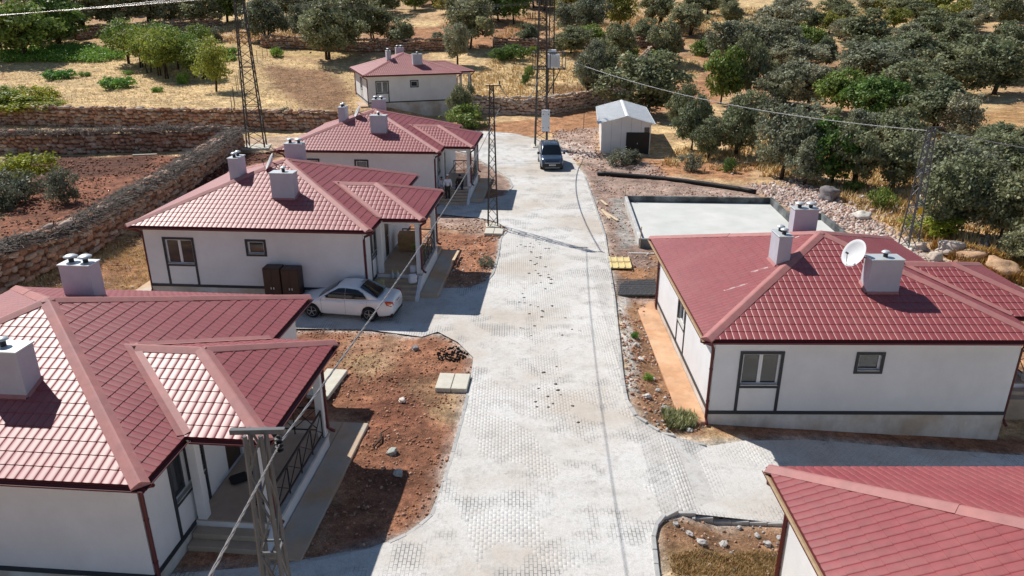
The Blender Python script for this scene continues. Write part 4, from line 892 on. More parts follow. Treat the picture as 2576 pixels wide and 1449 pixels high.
# long black pipe
a = G(1503, 441); b = G(1700, 458); c = G(1900, 488); mb = MB(); q = []
for k in range(25):
    t = k / 24; p = Vector(a) * (1 - t) ** 2 + Vector((2 * b[0] - .5 * a[0] - .5 * c[0], 2 * b[1] - .5 * a[1] - .5 * c[1], 0)) * 2 * t * (1 - t) + Vector(c) * t * t; q.append((p.x, p.y, hz(p.x, p.y) + .16))
mb.tube(q, .17, 12); tag(mb.build('drain_pipe', 'blackpipe', None, True), 'long black pipe lying on the ground beyond the new foundation', 'pipe')
mb = MB(); mb.tube([(x + .1, y + .38, z - .06) for x, y, z in q[:22]], .1, 10); tag(mb.build('drain_pipe', 'blackpipe', None, True), 'thinner black pipe lying against the long black pipe', 'pipe')
# planks, form panel, mesh stack, covers
for k, (u, v, ln, az, lb) in enumerate(((1519, 512, 1.5, 100, 'short pale timber plank at the kerb, nearest of the three to the van'), (1524, 541, 2.4, 96, 'long pale plank lying beside the right kerb, left of its twin'), (1535, 545, 2.6, 105, 'long pale plank lying slanted beside its twin at the right kerb'))):
    p = G(u, v); mb = MB(); mb.cbox(-ln / 2, ln / 2, -.09, .09, 0, .05, .008); o = mb.build('plank', 'plank'); o.location = (p[0], p[1], p[2] + .05); o.rotation_euler = (0, R(1), R(az)); tag(o, lb, 'plank')
p = G(1560, 665); FP = thing('form_panel', 'yellow ribbed formwork panel lying on the right verge', 'formwork panel', (p[0], p[1], p[2] + .06), R(-3))
mb = MB(); mb.cbox(-.55, .55, -.85, .85, 0, .05, .008); mb.build('board', 'formpanel', FP)
for x in (-.5, -.17, .17, .5): mb = MB(); mb.cbox(x - .035, x + .035, -.85, .85, .051, .10, .008); mb.build('batten', 'formpanel', FP)
mb = MB(); mb.box(-.55, .55, -.03, .03, .101, .13); mb.build('cross_batten', 'plank', FP)
p = G(1600, 728); RB = thing('mesh_stack', 'dark stack of steel reinforcing mesh beside the right house', 'mesh', (p[0], p[1] + .1, p[2] + .06), 0)
mb = MB()
for k in range(34): mb.tube([(-1.05 + k * .06, -1.05, .03 + .012 * (k % 4)), (-.95 + k * .06, 1.05, .03 + .012 * (k % 3))], .012, 5)
for k in range(9): mb.tube([(-1.1, -1.0 + k * .245, .05 + .012 * (k % 3)), (1.15, -1.0 + k * .245, .05 + .012 * (k % 4))], .01, 5)
mb.build('bars', 'steel', RB); mb = MB(); mb.cbox(-1.1, 1.1, -1.05, 1.05, -.06, .015, .02); mb.build('lower_sheets', 'rebar', RB)
for (u, v, n, sz, lb) in ((1140, 968, 2, 1.15, 'square two-piece concrete manhole cover on the red plot near the road'), (1243, 587, 2, 1.1, 'square two-piece concrete manhole cover beside the roadside pole')):
    p = G(u, v); C_ = thing('manhole_cover', lb, 'manhole cover', (p[0], p[1], p[2]), R(-4))
    for k in (-1, 1): mb = MB(); mb.cbox(k * sz / 4 - sz / 4 + .012, k * sz / 4 + sz / 4 - .012, -sz / 2, sz / 2, -.15, .17, .015); mb.build('cover_slab', 'cover', C_)
# two brown cabinets
x0 = .45
for k, lb in enumerate(('left of two dark brown metal lockers against the white wall', 'right of two dark brown metal lockers, beside the sedan')):
    p = hw('H2', .95 + k * .82, -5.32, 0.0); C_ = thing('locker', lb, 'locker', (p[0], p[1], hz(p[0], p[1]) + .02), R(-4.1))
    mb = MB(); mb.cbox(-.385, .385, -.3, .3, .06, 1.92, .012); mb.build('housing', 'cabinet_brown', C_)
    for s_ in (-1, 1): mb = MB(); mb.box(min(s_ * .004, s_ * .37), max(s_ * .004, s_ * .37), -.318, -.302, (.1), 1.87); d_ = mb.build('door', 'cabinet_brown', C_); mb = MB(); mb.box(s_ * .06 - .02, s_ * .06 + .02, -.335, -.319, .95, 1.05); mb.build('handle', 'zinc', d_)
    for x in (-.34, .34):
        for y in (-.25, .25): mb = MB(); mb.box(x - .03, x + .03, y - .03, y + .03, -.1, .061); mb.build('foot', 'blackplastic', C_)
# satellite dishes
def dish(label, n, x, y, z, yaw, r=.45):
    D = thing('satellite_dish', label, 'satellite dish', hw(n, x, y, z), yaw)
    V = []; m = Matrix.Rotation(R(62), 4, 'X'); mb = MB(); pr = [(.0, 0.0), (.2 * r, .004), (.5 * r, .03), (.8 * r, .085), (r, .135), (r * 1.02, .13), (r * .8, .07), (.5 * r, .012), (.2 * r, -.015)]
    mb.lathe(pr[1:], 28, m @ Matrix.Diagonal((1, 1.08, 1, 1))); mb.build('reflector', 'whitepaint', D, True)
    f = m @ Vector((0, 0, .45)); f = Vector((0, f.y, f.z - .12)); lo = m @ Vector((0, -r, .12))
    mb = MB(); mb.tube([lo, (lo + f) / 2 + Vector((0, 0, -.06)), f], .013, 6); mb.build('feed_arm', 'steel', D); mb = MB(); mb.lathe([(.03, -.05), (.035, .05)], 10, Matrix.Translation(f) @ m); mb.build('receiver', 'blackplastic', D)
    mb = MB(); mb.tube([(0, .0, 0), (0, .14, -.05), (.18, .3, -.12), (.3, .34, -.14)], .022, 6); mb.tube([(0, .1, -.05), (.12, .28, -.3)], .014, 6); mb.build('bracket', 'steel_dark', D)
dish('white satellite dish fixed to the big chimney of the right house', 'R1', .12, -2.75, EV + 2.0, R(-70))
dish('satellite dish on the roof behind the chimney of the house with the sedan', 'H2', -.35, -.9, EV + 1.95, R(-70), .4)
dish('satellite dish on the roof of the house with people at the porch', 'H3', -.9, -1.0, EV + 1.85, R(-70), .4)
# ------------------------------------------------------------------ cars
def loft(rings, closed_ends=True):
    mb = MB(); n = len(rings[0]); V = [p for r in rings for p in r]; F = []
    for i in range(len(rings) - 1):
        for k in range(n): F.append((i * n + k, i * n + (k + 1) % n, (i + 1) * n + (k + 1) % n, (i + 1) * n + k))
    if closed_ends: F.append(tuple(reversed(range(n)))); F.append(tuple(range((len(rings) - 1) * n, len(rings) * n)))
    return mb.add(V, F)
def body_ring(x, zl, zh, hw_, crown=.03):
    half = [(hw_ * .80, zl), (hw_ * .97, zl + .10), (hw_, zl + (zh - zl) * .42), (hw_ * .985, zh - .13), (hw_ * .93, zh - .035), (hw_ * .80, zh), (hw_ * .42, zh + crown * .8), (0, zh + crown)]
    return [(x, -y, z) for y, z in half] + [(x, y, z) for y, z in reversed(half[:-1])]
def arch_cut(me_obj, xs, r, z):
    pass
def wheel(P, x, y, r, side, spokes=5, wd=.2):
    m = Matrix.Translation((x, y, r)) @ Matrix.Rotation(R(90), 4, 'X'); s_ = -side
    mb = MB(); mb.lathe([(r * .66, -wd / 2), (r * .93, -wd / 2), (r, -wd * .32), (r, wd * .32), (r * .93, wd / 2), (r * .66, wd / 2)], 26, m); w = mb.build('wheel', 'rubber', P, True)
    mb = MB(); mb.lathe([(r * .05, s_ * -.06 + wd * .2 * s_), (r * .62, wd * .12 * s_), (r * .67, wd * .5 * s_)], 26, m) if s_ > 0 else mb.lathe([(r * .67, -wd * .5), (r * .62, -wd * .12), (r * .05, -.06)], 26, m); mb.build('hub_well', 'blackplastic', w)
    mb = MB(); yo = y + side * wd * .45
    for k in range(spokes):
        t = 2 * math.pi * k / spokes + .3; mb.beam((x, yo, r), (x + math.cos(t) * r * .64, yo, r + math.sin(t) * r * .64), r * .17, .03)
    mb.tube([(x, yo - .02, r), (x, yo + .02, r)], r * .16, 10)
    V = [(x + math.cos(t) * r * .66, yo, r + math.sin(t) * r * .66) for t in [2 * math.pi * k / 26 for k in range(27)]]; mb.tube(V, r * .045, 6, False); mb.build('rim', 'rim', w)
def panel(P, name, mat, pts, off=.0, smooth=False, parent=None):
    mb = MB(); mb.add(pts, [tuple(range(len(pts)))]); return mb.build(name, mat, parent or P)
def car(label, cat, name, loc, rz, st, gh, paint, wheels, r, hwid, parts):
    C_ = thing(name, label, cat, loc, rz)
    rings = [body_ring(*q) for q in st]
    # finer rings by linear interpolation so that wheel arches can be cut out
    fine = []
    for a, b, qa, qb in zip(rings[:-1], rings[1:], st[:-1], st[1:]):
        n = max(1, int((qb[0] - qa[0]) / .06))
        for k in range(n): fine.append([tuple(Vector(p).lerp(Vector(q), k / n)) for p, q in zip(a, b)])
    fine.append(rings[-1])
    ar = r * 1.16
    for ring in fine:                                 # lift the lower edge of the flank over each wheel
        for wx in wheels:
            dx = abs(ring[0][0] - wx)
            if dx < ar:
                za = r + math.sqrt(ar * ar - dx * dx)
                for i in (0, 1, 2, -1, -2, -3):
                    p = ring[i]
                    if p[2] < za: ring[i] = (p[0], p[1] * (.995 if i in (0, -1) else 1), za + (.012 if i in (1, -2) else (.03 if i in (2, -3) else 0)))
    b = loft(fine).build('body', paint, C_, True)
    mb = MB(); mb.box(st[1][0], st[-2][0], -hwid * .82, hwid * .82, .2, .62); mb.build('underbody', 'blackplastic', C_)
    for wx in wheels:
        for sd_ in (-1, 1): wheel(C_, wx, sd_ * (hwid - .10), r, sd_)
    return C_
# sedan: x runs from nose (0) to tail
st = [(0, .36, .52, .50), (.03, .27, .60, .62), (.12, .20, .68, .72), (.35, .18, .75, .79), (.8, .18, .83, .835), (1.2, .18, .90, .85), (2.0, .17, .93, .852), (3.0, .17, .95, .852), (3.7, .18, .99, .84), (4.1, .2, 1.01, .82), (4.38, .24, .98, .77), (4.49, .3, .93, .71), (4.53, .38, .80, .66)]
p1 = np.array([-8.68, 29.85]); p2 = np.array([-6.12, 29.42]); d_ = (p2 - p1) / np.linalg.norm(p2 - p1)    # front wheel to rear wheel, near side
nrm_ = np.array([-d_[1], d_[0]]); cpos = p1 - d_ * .88 + nrm_ * .72
ca = math.atan2(d_[1], d_[0])
def greenhouse(C_, paint, x0, xr0, xr1, x1, zb0, zb1, zt, wb, wt, bul=.03):
    """cabin as a loft of five side stations; panes are separate, set just proud"""
    stn = [(x0, zb0, zb0 + .005, wb, wb * .98), ((x0 * .45 + xr0 * .55), zb0 + .01, zb0 + (zt - .05 - zb0) * .57, wb, wb * .88), (xr0, zb0 + .01, zt - .045, wb, wt), ((xr0 + xr1) / 2, (zb0 + zb1) / 2, zt, wb, wt * 1.02), (xr1, zb1, zt - .05, wb * .99, wt), ((xr1 + x1) / 2, zb1, zb1 + (zt - .05 - zb1) * .55, wb * .98, wb * .86), (x1, zb1, zb1 + .005, wb * .93, wb * .9)]
    rings = []
    for x, zl, zh, a, b in stn:
        f = (zh - zl) / (zt - zb0); c = .04 * f
        half = [(a, zl), ((a + b) / 2 + .02 * f, zl + (zh - zl) * .55), (b + .01, zh - c), (b * .9, zh), (b * .5, zh + bul * f), (0, zh + bul * f * 1.2)]
        rings.append([(x, -y, z) for y, z in half] + [(x, y, z) for y, z in reversed(half[:-1])])
    return loft(rings).build('cabin', paint, C_, True)
car1 = car('white sedan parked on the driveway between two houses', 'car', 'parked_car', (cpos[0], cpos[1], hz(*cpos) + .035), ca, st, None, 'whitecar', (.9, 3.5), .315, .85, None)
cab = greenhouse(car1, 'whitecar', 1.18, 2.02, 3.02, 3.88, .90, .98, 1.465, .775, .565)
def side_glass(C_, poly, yb, yt, zb, zt, name='side_window'):
    """pane curved like the cabin side: the outline is filled column by column"""
    xs_ = [p[0] for p in poly]; x0, x1 = min(xs_), max(xs_); nx_, nz_ = 10, 5
    def span(x):
        zs = []
        for (xa, za), (xb, zb_) in zip(poly, poly[1:] + poly[:1]):
            if abs(xa - xb) > 1e-6 and min(xa, xb) - 1e-6 <= x <= max(xa, xb) + 1e-6: zs.append(za + (zb_ - za) * (x - xa) / (xb - xa))
        return min(zs), max(zs)
    for s_ in (-1, 1):
        V = []
        for i in range(nx_ + 1):
            x = x0 + (x1 - x0) * (.004 + .992 * i / nx_); a_, b_ = span(x)
            for j in range(nz_ + 1):
                z = a_ + (b_ - a_) * j / nz_; t = (z - zb) / (zt - zb); V.append((x, s_ * (yb + (yt - yb) * t + .05 * math.sin(math.pi * min(max(t, 0), 1)) + .028), z))
        m = nz_ + 1; F_ = [(i * m + j, (i + 1) * m + j, (i + 1) * m + j + 1, i * m + j + 1) for i in range(nx_) for j in range(nz_)]
        if s_ > 0: F_ = [tuple(reversed(f)) for f in F_]
        MB().add(V, F_).build(name, 'carglass', C_, True)
M('carglass', (.01, .012, .014), .06, 0, spec=.7)
side_glass(car1, [(1.38, .965), (2.44, .965), (2.44, 1.40), (2.14, 1.385), (1.85, 1.25)], .775, .575, .92, 1.44)
side_glass(car1, [(2.46, .965), (3.44, 1.0), (3.25, 1.24), (3.0, 1.365), (2.46, 1.40)], .775, .575, .92, 1.44)
def quadgrid(C_, name, mat, a, b, c, d, bulge, n=6):
    """curved pane between corners a-b (lower) and d-c (upper)"""
    a, b, c, d = map(Vector, (a, b, c, d)); mb = MB(); V = []; nn = (b - a).cross(d - a).normalized()
    for j in range(n + 1):
        for i in range(n + 1):
            u, v = i / n, j / n; p = (a.lerp(b, u)).lerp(d.lerp(c, u), v) + nn * bulge * (1 - (2 * u - 1) ** 2); V.append(p)
    mb.add(V, [(j * (n + 1) + i, j * (n + 1) + i + 1, (j + 1) * (n + 1) + i + 1, (j + 1) * (n + 1) + i) for j in range(n) for i in range(n)]); return mb.build(name, mat, C_, True)
quadgrid(car1, 'windscreen', 'carglass', (1.20, .70, .935), (1.20, -.70, .935), (1.98, -.53, 1.44), (1.98, .53, 1.44), .05)
quadgrid(car1, 'rear_window', 'carglass', (3.84, -.66, 1.04), (3.84, .66, 1.04), (3.07, .53, 1.445), (3.07, -.53, 1.445), .05)
for s_ in (-1, 1):
    mb = MB(); mb.cbox(1.50, 1.62, s_ * .93 - .09, s_ * .93 + .07, .96, 1.09, .03); mb.build('wing_mirror', 'whitecar', car1)
    pts = [(4.20, s_ * .815, .98), (4.44, s_ * .745, .955), (4.52, s_ * .60, .90), (4.535, s_ * .60, .76), (4.47, s_ * .735, .72), (4.28, s_ * .812, .80)]
    tl_ = MB(); tl_.add([(x + .008, y + s_ * .012, z) for x, y, z in pts], [tuple(range(6)) if s_ < 0 else tuple(reversed(range(6)))]); tl_ = tl_.build('tail_lamp', 'redlamp', car1)
    pts = [(4.32, s_ * .815, .90), (4.47, s_ * .755, .885), (4.485, s_ * .752, .82), (4.34, s_ * .818, .83)]; mb = MB(); mb.add(pts, [(0, 1, 2, 3) if s_ < 0 else (3, 2, 1, 0)]); mb.build('indicator', 'amber', tl_)
    pts = [(.05, s_ * .60, .60), (.40, s_ * .79, .74), (.42, s_ * .80, .66), (.10, s_ * .70, .52)]; mb = MB(); mb.add([(x - .012, y + s_ * .012, z + .008) for x, y, z in pts], [(0, 1, 2, 3) if s_ > 0 else (3, 2, 1, 0)]); mb.build('headlamp', 'headlamp', car1)
    for x in (1.36, 2.44, 3.42): mb = MB(); mb.tube([(x, s_ * .853, .95), (x + .01, s_ * .862, .62), (x + (.0 if x < 3 else -.22), s_ * .853, .30)], .004, 4, False); mb.build('door_seam', 'steel_dark', car1)
    for x in (2.2, 3.2): mb = MB(); mb.cbox(x - .09, x + .09, s_ * .855 - .015, s_ * .855 + .015, .80, .835, .008); mb.build('door_handle', 'whitecar', car1)
    for x in (1.28, 3.86 - .72): mb = MB(); mb.box(x - .02, x + .02, s_ * .74 - .09, s_ * .74 + .09, .12, .32); mb.build('mud_flap', 'rubber', car1)
mb = MB(); mb.add([(4.545, -.26, .86), (4.545, .26, .86), (4.545, .26, .74), (4.545, -.26, .74)], [(3, 2, 1, 0)]); pl = mb.build('number_plate', 'plate', car1)
mb = MB()
for k, w_ in enumerate((.05, .05, .03, .05, .05, .05, .03, .05)): mb.box(4.547, 4.55, -.2 + k * .052, -.2 + k * .052 + w_ * .7, .77, .83)
mb.build('plate_marks', 'steel_dark', pl)
mb = MB(); mb.tube([(2.9, .1, 1.47), (3.03, .1, 1.52), (3.12, .1, 1.53)], .012, 5); mb.build('aerial', 'blackplastic', car1)
# van, facing the camera
st = [(0, .34, .66, .62), (.03, .27, .82, .78), (.10, .22, .93, .84), (.35, .20, 1.03, .89), (.8, .20, 1.10, .915), (1.15, .20, 1.13, .92), (2.5, .20, 1.15, .925), (4.0, .20, 1.15, .92), (4.3, .24, 1.13, .90), (4.4, .34, 1.08, .86)]
van = car('blue-grey passenger van parked on the road, facing the camera', 'van', 'parked_van', (3.24, 59.35, hz(3.24, 60) + .02), R(90 + 1.5), st, None, 'bluecar', (.85, 3.62), .325, .92, None)
greenhouse(van, 'bluecar', .98, 1.72, 4.05, 4.37, 1.10, 1.12, 1.82, .86, .70, .03)
quadgrid(van, 'windscreen', 'carglass', (1.02, .80, 1.155), (1.02, -.80, 1.155), (1.70, -.66, 1.765), (1.70, .66, 1.765), .06)
quadgrid(van, 'rear_window', 'carglass', (4.385, -.66, 1.2), (4.385, .66, 1.2), (4.17, .60, 1.70), (4.17, -.60, 1.70), .02)
side_glass(van, [(1.42, 1.2), (2.35, 1.2), (2.35, 1.68), (1.80, 1.68), (1.6, 1.5)], .86, .70, 1.1, 1.8); side_glass(van, [(2.42, 1.2), (3.3, 1.2), (3.3, 1.68), (2.42, 1.68)], .86, .70, 1.1, 1.8); side_glass(van, [(3.36, 1.2), (4.1, 1.22), (3.95, 1.66), (3.36, 1.68)], .86, .70, 1.1, 1.8)
mb = MB(); mb.cbox(-.05, .14, -.80, .80, .22, .60, .04); bp_ = mb.build('lower_bumper', 'blackplastic', van); mb = MB(); mb.cbox(-.065, .0, -.58, .58, .25, .29, .01); mb.build('skid_strip', 'zinc', bp_)
mb = MB(); mb.cbox(-.03, .1, -.56, .56, .70, .80, .02); gr_ = mb.build('grille', 'navy', van); mb = MB(); mb.cbox(-.045, .05, -.60, .60, .64, .675, .008); mb.build('chrome_strip', 'zinc', gr_)
mb = MB(); mb.box(-.06, -.052, -.26, .26, .44, .55); pl = mb.build('number_plate', 'plate', van); mb = MB()
for k in range(8): mb.box(-.063, -.0605, -.21 + k * .053, -.21 + k * .053 + .035, .465, .525)
mb.build('plate_marks', 'steel_dark', pl)
for s_ in (-1, 1):
    pts = [(.02, s_ * .58, .72), (.02, s_ * .58, .84), (.22, s_ * .86, .95), (.28, s_ * .885, .82)]; mb = MB(); mb.add([(x - .02, y + s_ * .01, z + .01) for x, y, z in pts], [(0, 1, 2, 3) if s_ > 0 else (3, 2, 1, 0)]); mb.build('headlamp', 'headlamp', van)
    mb = MB(); mb.cbox(1.22, 1.36, s_ * 1.06 - .09, s_ * 1.06 + .09, 1.12, 1.32, .03); mb.beam((1.3, s_ * .86, 1.18), (1.3, s_ * 1.0, 1.2), .05); mb.build('wing_mirror', 'blackplastic', van)
    mb = MB(); mb.tube([(1.9, s_ * .66, 1.83), (2.0, s_ * .66, 1.88), (3.8, s_ * .66, 1.88), (3.95, s_ * .66, 1.83)], .022, 6); mb.build('roof_rail', 'blackplastic', van)
for k in range(6): mb = MB(); mb.cbox(1.95, 3.9, -.5 + k * .2 - .03, -.5 + k * .2 + .03, 1.83, 1.858, .008); mb.build('roof_bead', 'bluecar', van)
mb = MB(); mb.tube([(1.85, 0, 1.85), (1.98, 0, 2.02)], .01, 5); mb.build('aerial', 'blackplastic', van)
# ------------------------------------------------------------------ people
def skin(name, joints, edges, mat, parent, lv=2):
    """joints: list of (x, y, z, radius); first joint is the root"""
    me = bpy.data.meshes.new(name); me.from_pydata([j[:3] for j in joints], edges, []); me.materials.append(MATS[mat]); o = obj(name, me, parent)
    bm = bmesh.new(); bm.from_mesh(me); lay = bm.verts.layers.skin.verify()
    for v, j in zip(bm.verts, joints): rr = j[3]; v[lay].radius = rr if isinstance(rr, tuple) else (rr, rr); v[lay].use_root = v.index == 0
    bm.to_mesh(me); bm.free()
    m = o.modifiers.new('skin', 'SKIN'); m.use_smooth_shade = True; s_ = o.modifiers.new('sub', 'SUBSURF'); s_.levels = s_.render_levels = lv
    return o
def person(label, loc, rz, hgt, top_m, low_m, pose='stand', dress=False, cap=None, hair='hair'):
    P = thing('person', label, 'person', loc, rz); k = hgt / 1.75; S = lambda *a: tuple(q * k for q in a)
    if pose == 'stand':
        hipz, kn, an = .92, .50, .09; hips = [S(0, 0, hipz)]; L = lambda s_: [S(s_ * .09, 0, .88), S(s_ * .10, -.02, kn), S(s_ * .10, .02, an), S(s_ * .11, -.14, .04)]
        sh, nk, tz = 1.42, 1.50, 1.12; lean = 0
    else:                                             # seated on the step
        hipz = .50; L = lambda s_: [S(s_ * .10, -.05, .50), S(s_ * .20, -.42, .52), S(s_ * .22, -.40, .10), S(s_ * .22, -.56, .05)]; sh, nk, tz = .95, 1.02, .72; lean = -.16
    # body: one continuous figure
    J = [S(0, 0, hipz) + (.125 * k,), S(0, lean * .5, tz) + (.13 * k,), S(0, lean, sh - .03) + (.14 * k,), S(0, lean - .01, nk + .02) + (.055 * k,), S(0, lean - .02, nk + .12) + (.085 * k,), S(0, lean - .015, nk + .21) + (.075 * k,)]; E = [(0, 1), (1, 2), (2, 3), (3, 4), (4, 5)]
    for s_ in (-1, 1):
        q = L(s_); i0 = len(J); J += [q[0] + (.085 * k,), q[1] + (.058 * k,), q[2] + (.042 * k,), q[3] + (.04 * k,)]; E += [(0, i0), (i0, i0 + 1), (i0 + 1, i0 + 2), (i0 + 2, i0 + 3)]
        if pose == 'stand': arm = [S(s_ * .19, 0, sh), S(s_ * .25, .03, sh - .28), S(s_ * .27, -.06, sh - .52), S(s_ * .27, -.09, sh - .60)]
        else: arm = [S(s_ * .19, lean, sh), S(s_ * .26, lean - .08, sh - .26), S(s_ * .10, lean - .28, sh - .36), S(s_ * .04, lean - .33, sh - .37)]
        i0 = len(J); J += [arm[0] + (.06 * k,), arm[1] + (.043 * k,), arm[2] + (.032 * k,), arm[3] + (.038 * k,)]; E += [(2, i0), (i0, i0 + 1), (i0 + 1, i0 + 2), (i0 + 2, i0 + 3)]
        for f_ in range(5):                           # fingers, the thumb off the side of the palm
            b = Vector(arm[3]); dv = (Vector(arm[3]) - Vector(arm[2])).normalized(); sv = dv.cross(Vector((1, 0, 0))).normalized()
            o_ = (f_ - 1.5) * .017 * k; st_ = b + sv * o_ if f_ < 4 else b - sv * .03 * k; e1 = st_ + dv * ((.05, .06, .057, .045)[f_] if f_ < 4 else .02) * k + (Vector((0, 0, 0)) if f_ < 4 else -sv * .02 * k); e2 = e1 + dv * .035 * k + Vector((-s_ * .012 * k, 0, 0))
            i1 = len(J); J += [tuple(e1) + (.0095 * k,), tuple(e2) + (.008 * k,)]; E += [(i0 + 3, i1), (i1, i1 + 1)]
    skin('body', J, E, 'skin', P)
    # face and hair
    hc = Vector(S(0, lean - .02, nk + .14)); mb = MB(); mb.lathe([(.02 * k, -.02 * k), (.085 * k, .0), (.098 * k, .045 * k), (.085 * k, .095 * k), (.03 * k, .125 * k)], 14, Matrix.Translation(hc + Vector((0, .012 * k, .02 * k)))); mb.build('hair', hair, P, True)
    mb = MB()
    for s_ in (-1, 1): mb.cbox(hc.x + s_ * .032 * k - .012 * k, hc.x + s_ * .032 * k + .012 * k, hc.y - .092 * k, hc.y - .078 * k, hc.z - .012 * k, hc.z + .002 * k, .003 * k)
    mb.build('eyes', 'hair', P); mb = MB(); mb.cbox(hc.x - .012 * k, hc.x + .012 * k, hc.y - .108 * k, hc.y - .08 * k, hc.z - .045 * k, hc.z - .012 * k, .004 * k); mb.build('nose', 'skin', P); mb = MB(); mb.cbox(hc.x - .024 * k, hc.x + .024 * k, hc.y - .088 * k, hc.y - .075 * k, hc.z - .07 * k, hc.z - .062 * k, .003 * k); mb.build('mouth', 'redlamp', P)
    if cap: mb = MB(); mb.lathe([(.104 * k, .045 * k), (.104 * k, .09 * k), (.085 * k, .125 * k), (.03 * k, .14 * k)], 16, Matrix.Translation(hc + Vector((0, .005, .025 * k)))); mb.build('cap', cap, P, True)
    # clothes
    g = .018 * k; T = [S(0, 0, hipz + .04) + (.135 * k + g,), S(0, lean * .5, tz) + (.135 * k + g,), S(0, lean, sh - .04) + (.145 * k + g,), S(0, lean, sh + .03) + (.085 * k,)]; E2 = [(0, 1), (1, 2), (2, 3)]
    for s_ in (-1, 1):
        arm = J[6 + (0 if s_ < 0 else 18) + 4: 6 + (0 if s_ < 0 else 18) + 7]; i0 = len(T); T += [tuple(arm[0][:3]) + (.062 * k + g,), tuple(arm[1][:3]) + (.046 * k + g,), tuple(arm[2][:3]) + (.034 * k + g,)]; E2 += [(2, i0), (i0, i0 + 1), (i0 + 1, i0 + 2)]
    skin('shirt', T, E2, top_m, P)
    if dress:
        mb = MB(); mb.lathe([(.15 * k, 1.05 * k), (.17 * k, .9 * k), (.21 * k, .65 * k), (.25 * k, .36 * k)], 16); mb.build('skirt', low_m, P, True)
    else:
        T = [S(0, 0, hipz) + (.135 * k + g,)]; E2 = []
        for s_ in (-1, 1): q = L(s_); i0 = len(T); T += [q[0] + (.09 * k + g,), q[1] + (.06 * k + g,), q[2] + (.05 * k + g,)]; E2 += [(0, i0), (i0, i0 + 1), (i0 + 1, i0 + 2)]
        skin('trousers', T, E2, low_m, P)
    for s_ in (-1, 1):
        q = L(s_); a, b = Vector(q[2]), Vector(q[3]); m = (a + b) / 2; mb = MB(); mb.cbox(m.x - .05 * k, m.x + .05 * k, min(a.y, b.y) - .07 * k, max(a.y, b.y) + .06 * k, q[3][2] - .045 * k, q[3][2] + .05 * k, .02 * k); mb.build('shoe', 'hair', P)
    return P
zg = lambda n, x, y: hw(n, x, y, 0)
def on(n, x, y, z): p = hw(n, x, y, z); return p
def porch_hit(n, u, v, z):
    """point of the line of sight at height z above the house's ground"""
    zz = HOUSES[n].location.z + z; r = ray(u, v); t = (zz - CAMZ) / r[2]; return (r[0] * t, r[1] * t, zz)
rs3 = (FL - .03 + .36) / 5
person('person in white shirt, dark trousers and white cap, back turned, at the porch steps', hw('H3', 5.66, -4.05, FL - .03 - 4 * rs3), R(190), 1.74, 'shirt', 'trouser', cap='plate')
person('child in a pale dress standing beside the person in the white shirt', hw('H3', 5.22, -3.75, FL - .03 - 3 * rs3), R(20), 1.35, 'shirt', 'dress', dress=True)
person('person in dark clothes sitting on the porch steps', hw('H3', 6.35, -2.75, FL - .42), R(-8), 1.7, 'darkshirt', 'navy', pose='sit')
a = hw('H1', 6.35, -2.3, FL); person('small child in blue on the near left porch, half hidden by the pole', a, R(150), 1.05, 'bluecloth', 'navy')
# ------------------------------------------------------------------ things on the porches
def put(name, label, cat, n, x, y, z, mb, mat, rz=0, smooth=False):
    o = mb.build(name, mat, None, smooth); o.location = hw(n, x, y, z); o.rotation_euler = (0, 0, rz); return tag(o, label, cat)
mb = MB(); mb.cbox(-.2, .2, -.13, .13, 0, .42, .06); mb.lathe([(.05, .42), (.05, .48)], 10); put('canister', 'pale yellow plastic canister beside the porch steps behind the sedan', 'canister', 'H2', 5.3, -3.75, .03, mb, 'canister')
for k in range(2): mb = MB(); mb.lathe([(.07, 0), (.08, .05), (.08, .22), (.03, .28), (.035, .33)], 12); o = put('water_bottle', ('left' if k == 0 else 'right') + ' of two clear bottles with yellow caps on the porch step', 'bottle', 'H2', 5.75 + k * .25, -3.13, .34, mb, 'clearplastic', 0, True); mb = MB(); mb.lathe([(.04, .331), (.04, .37)], 10); mb.build('bottle_cap', 'yellowplastic', o)
mb = MB(); mb.cbox(-.2, .2, -.09, .1, 0, .48, .08); put('sack', 'white sack leaning on the front porch post behind the sedan', 'sack', 'H2', 6.75, -3.4, .19, mb, 'bag', .3)
mb = MB(); mb.cbox(-.14, .14, -.1, .1, 0, .34, .04); put('bucket_box', 'small pale box standing by the porch post behind the sedan', 'box', 'H2', 6.65, -2.75, FL, mb, 'bag')
mb = MB(); mb.cbox(-.03, .03, -.14, .14, 0, .36, .03); put('cloth', 'teal cloth lying on the window sill by the sedan', 'cloth', 'H2', 5.06, -2.75, 1.46, mb, 'teal')
mb = MB(); mb.cbox(-.2, .3, -.2, .2, 0, .14, .06); put('bundle', 'dark crumpled bundle on the near left porch floor', 'bundle', 'H1', 5.35, -1.3, FL, mb, 'darkcloth', .6)
mb = MB(); mb.cbox(-.5, .5, -.35, .35, 0, .9, .03); put('porch_chest', 'dark cupboard at the back of the porch behind the sedan', 'cupboard', 'H2', 5.75, .7, FL, mb, 'wood')
mb = MB(); mb.lathe([(.17, 0), (.2, .3), (.2, .32)], 14); P_ = put('plant_pot', 'potted green plant on the porch behind the sedan', 'plant', 'H2', 6.6, -.8, FL, mb, 'wood')
mb = MB(); mb.cbox(-.35, .35, -.04, .04, 0, .03, .01); mb.cbox(-.35, -.29, -.04, .04, .03, .5, .01); put('shelf_board', 'bright timber board leaning on the porch railing behind the sedan', 'board', 'H2', 6.9, .2, FL + .45, mb, 'plank', R(90))
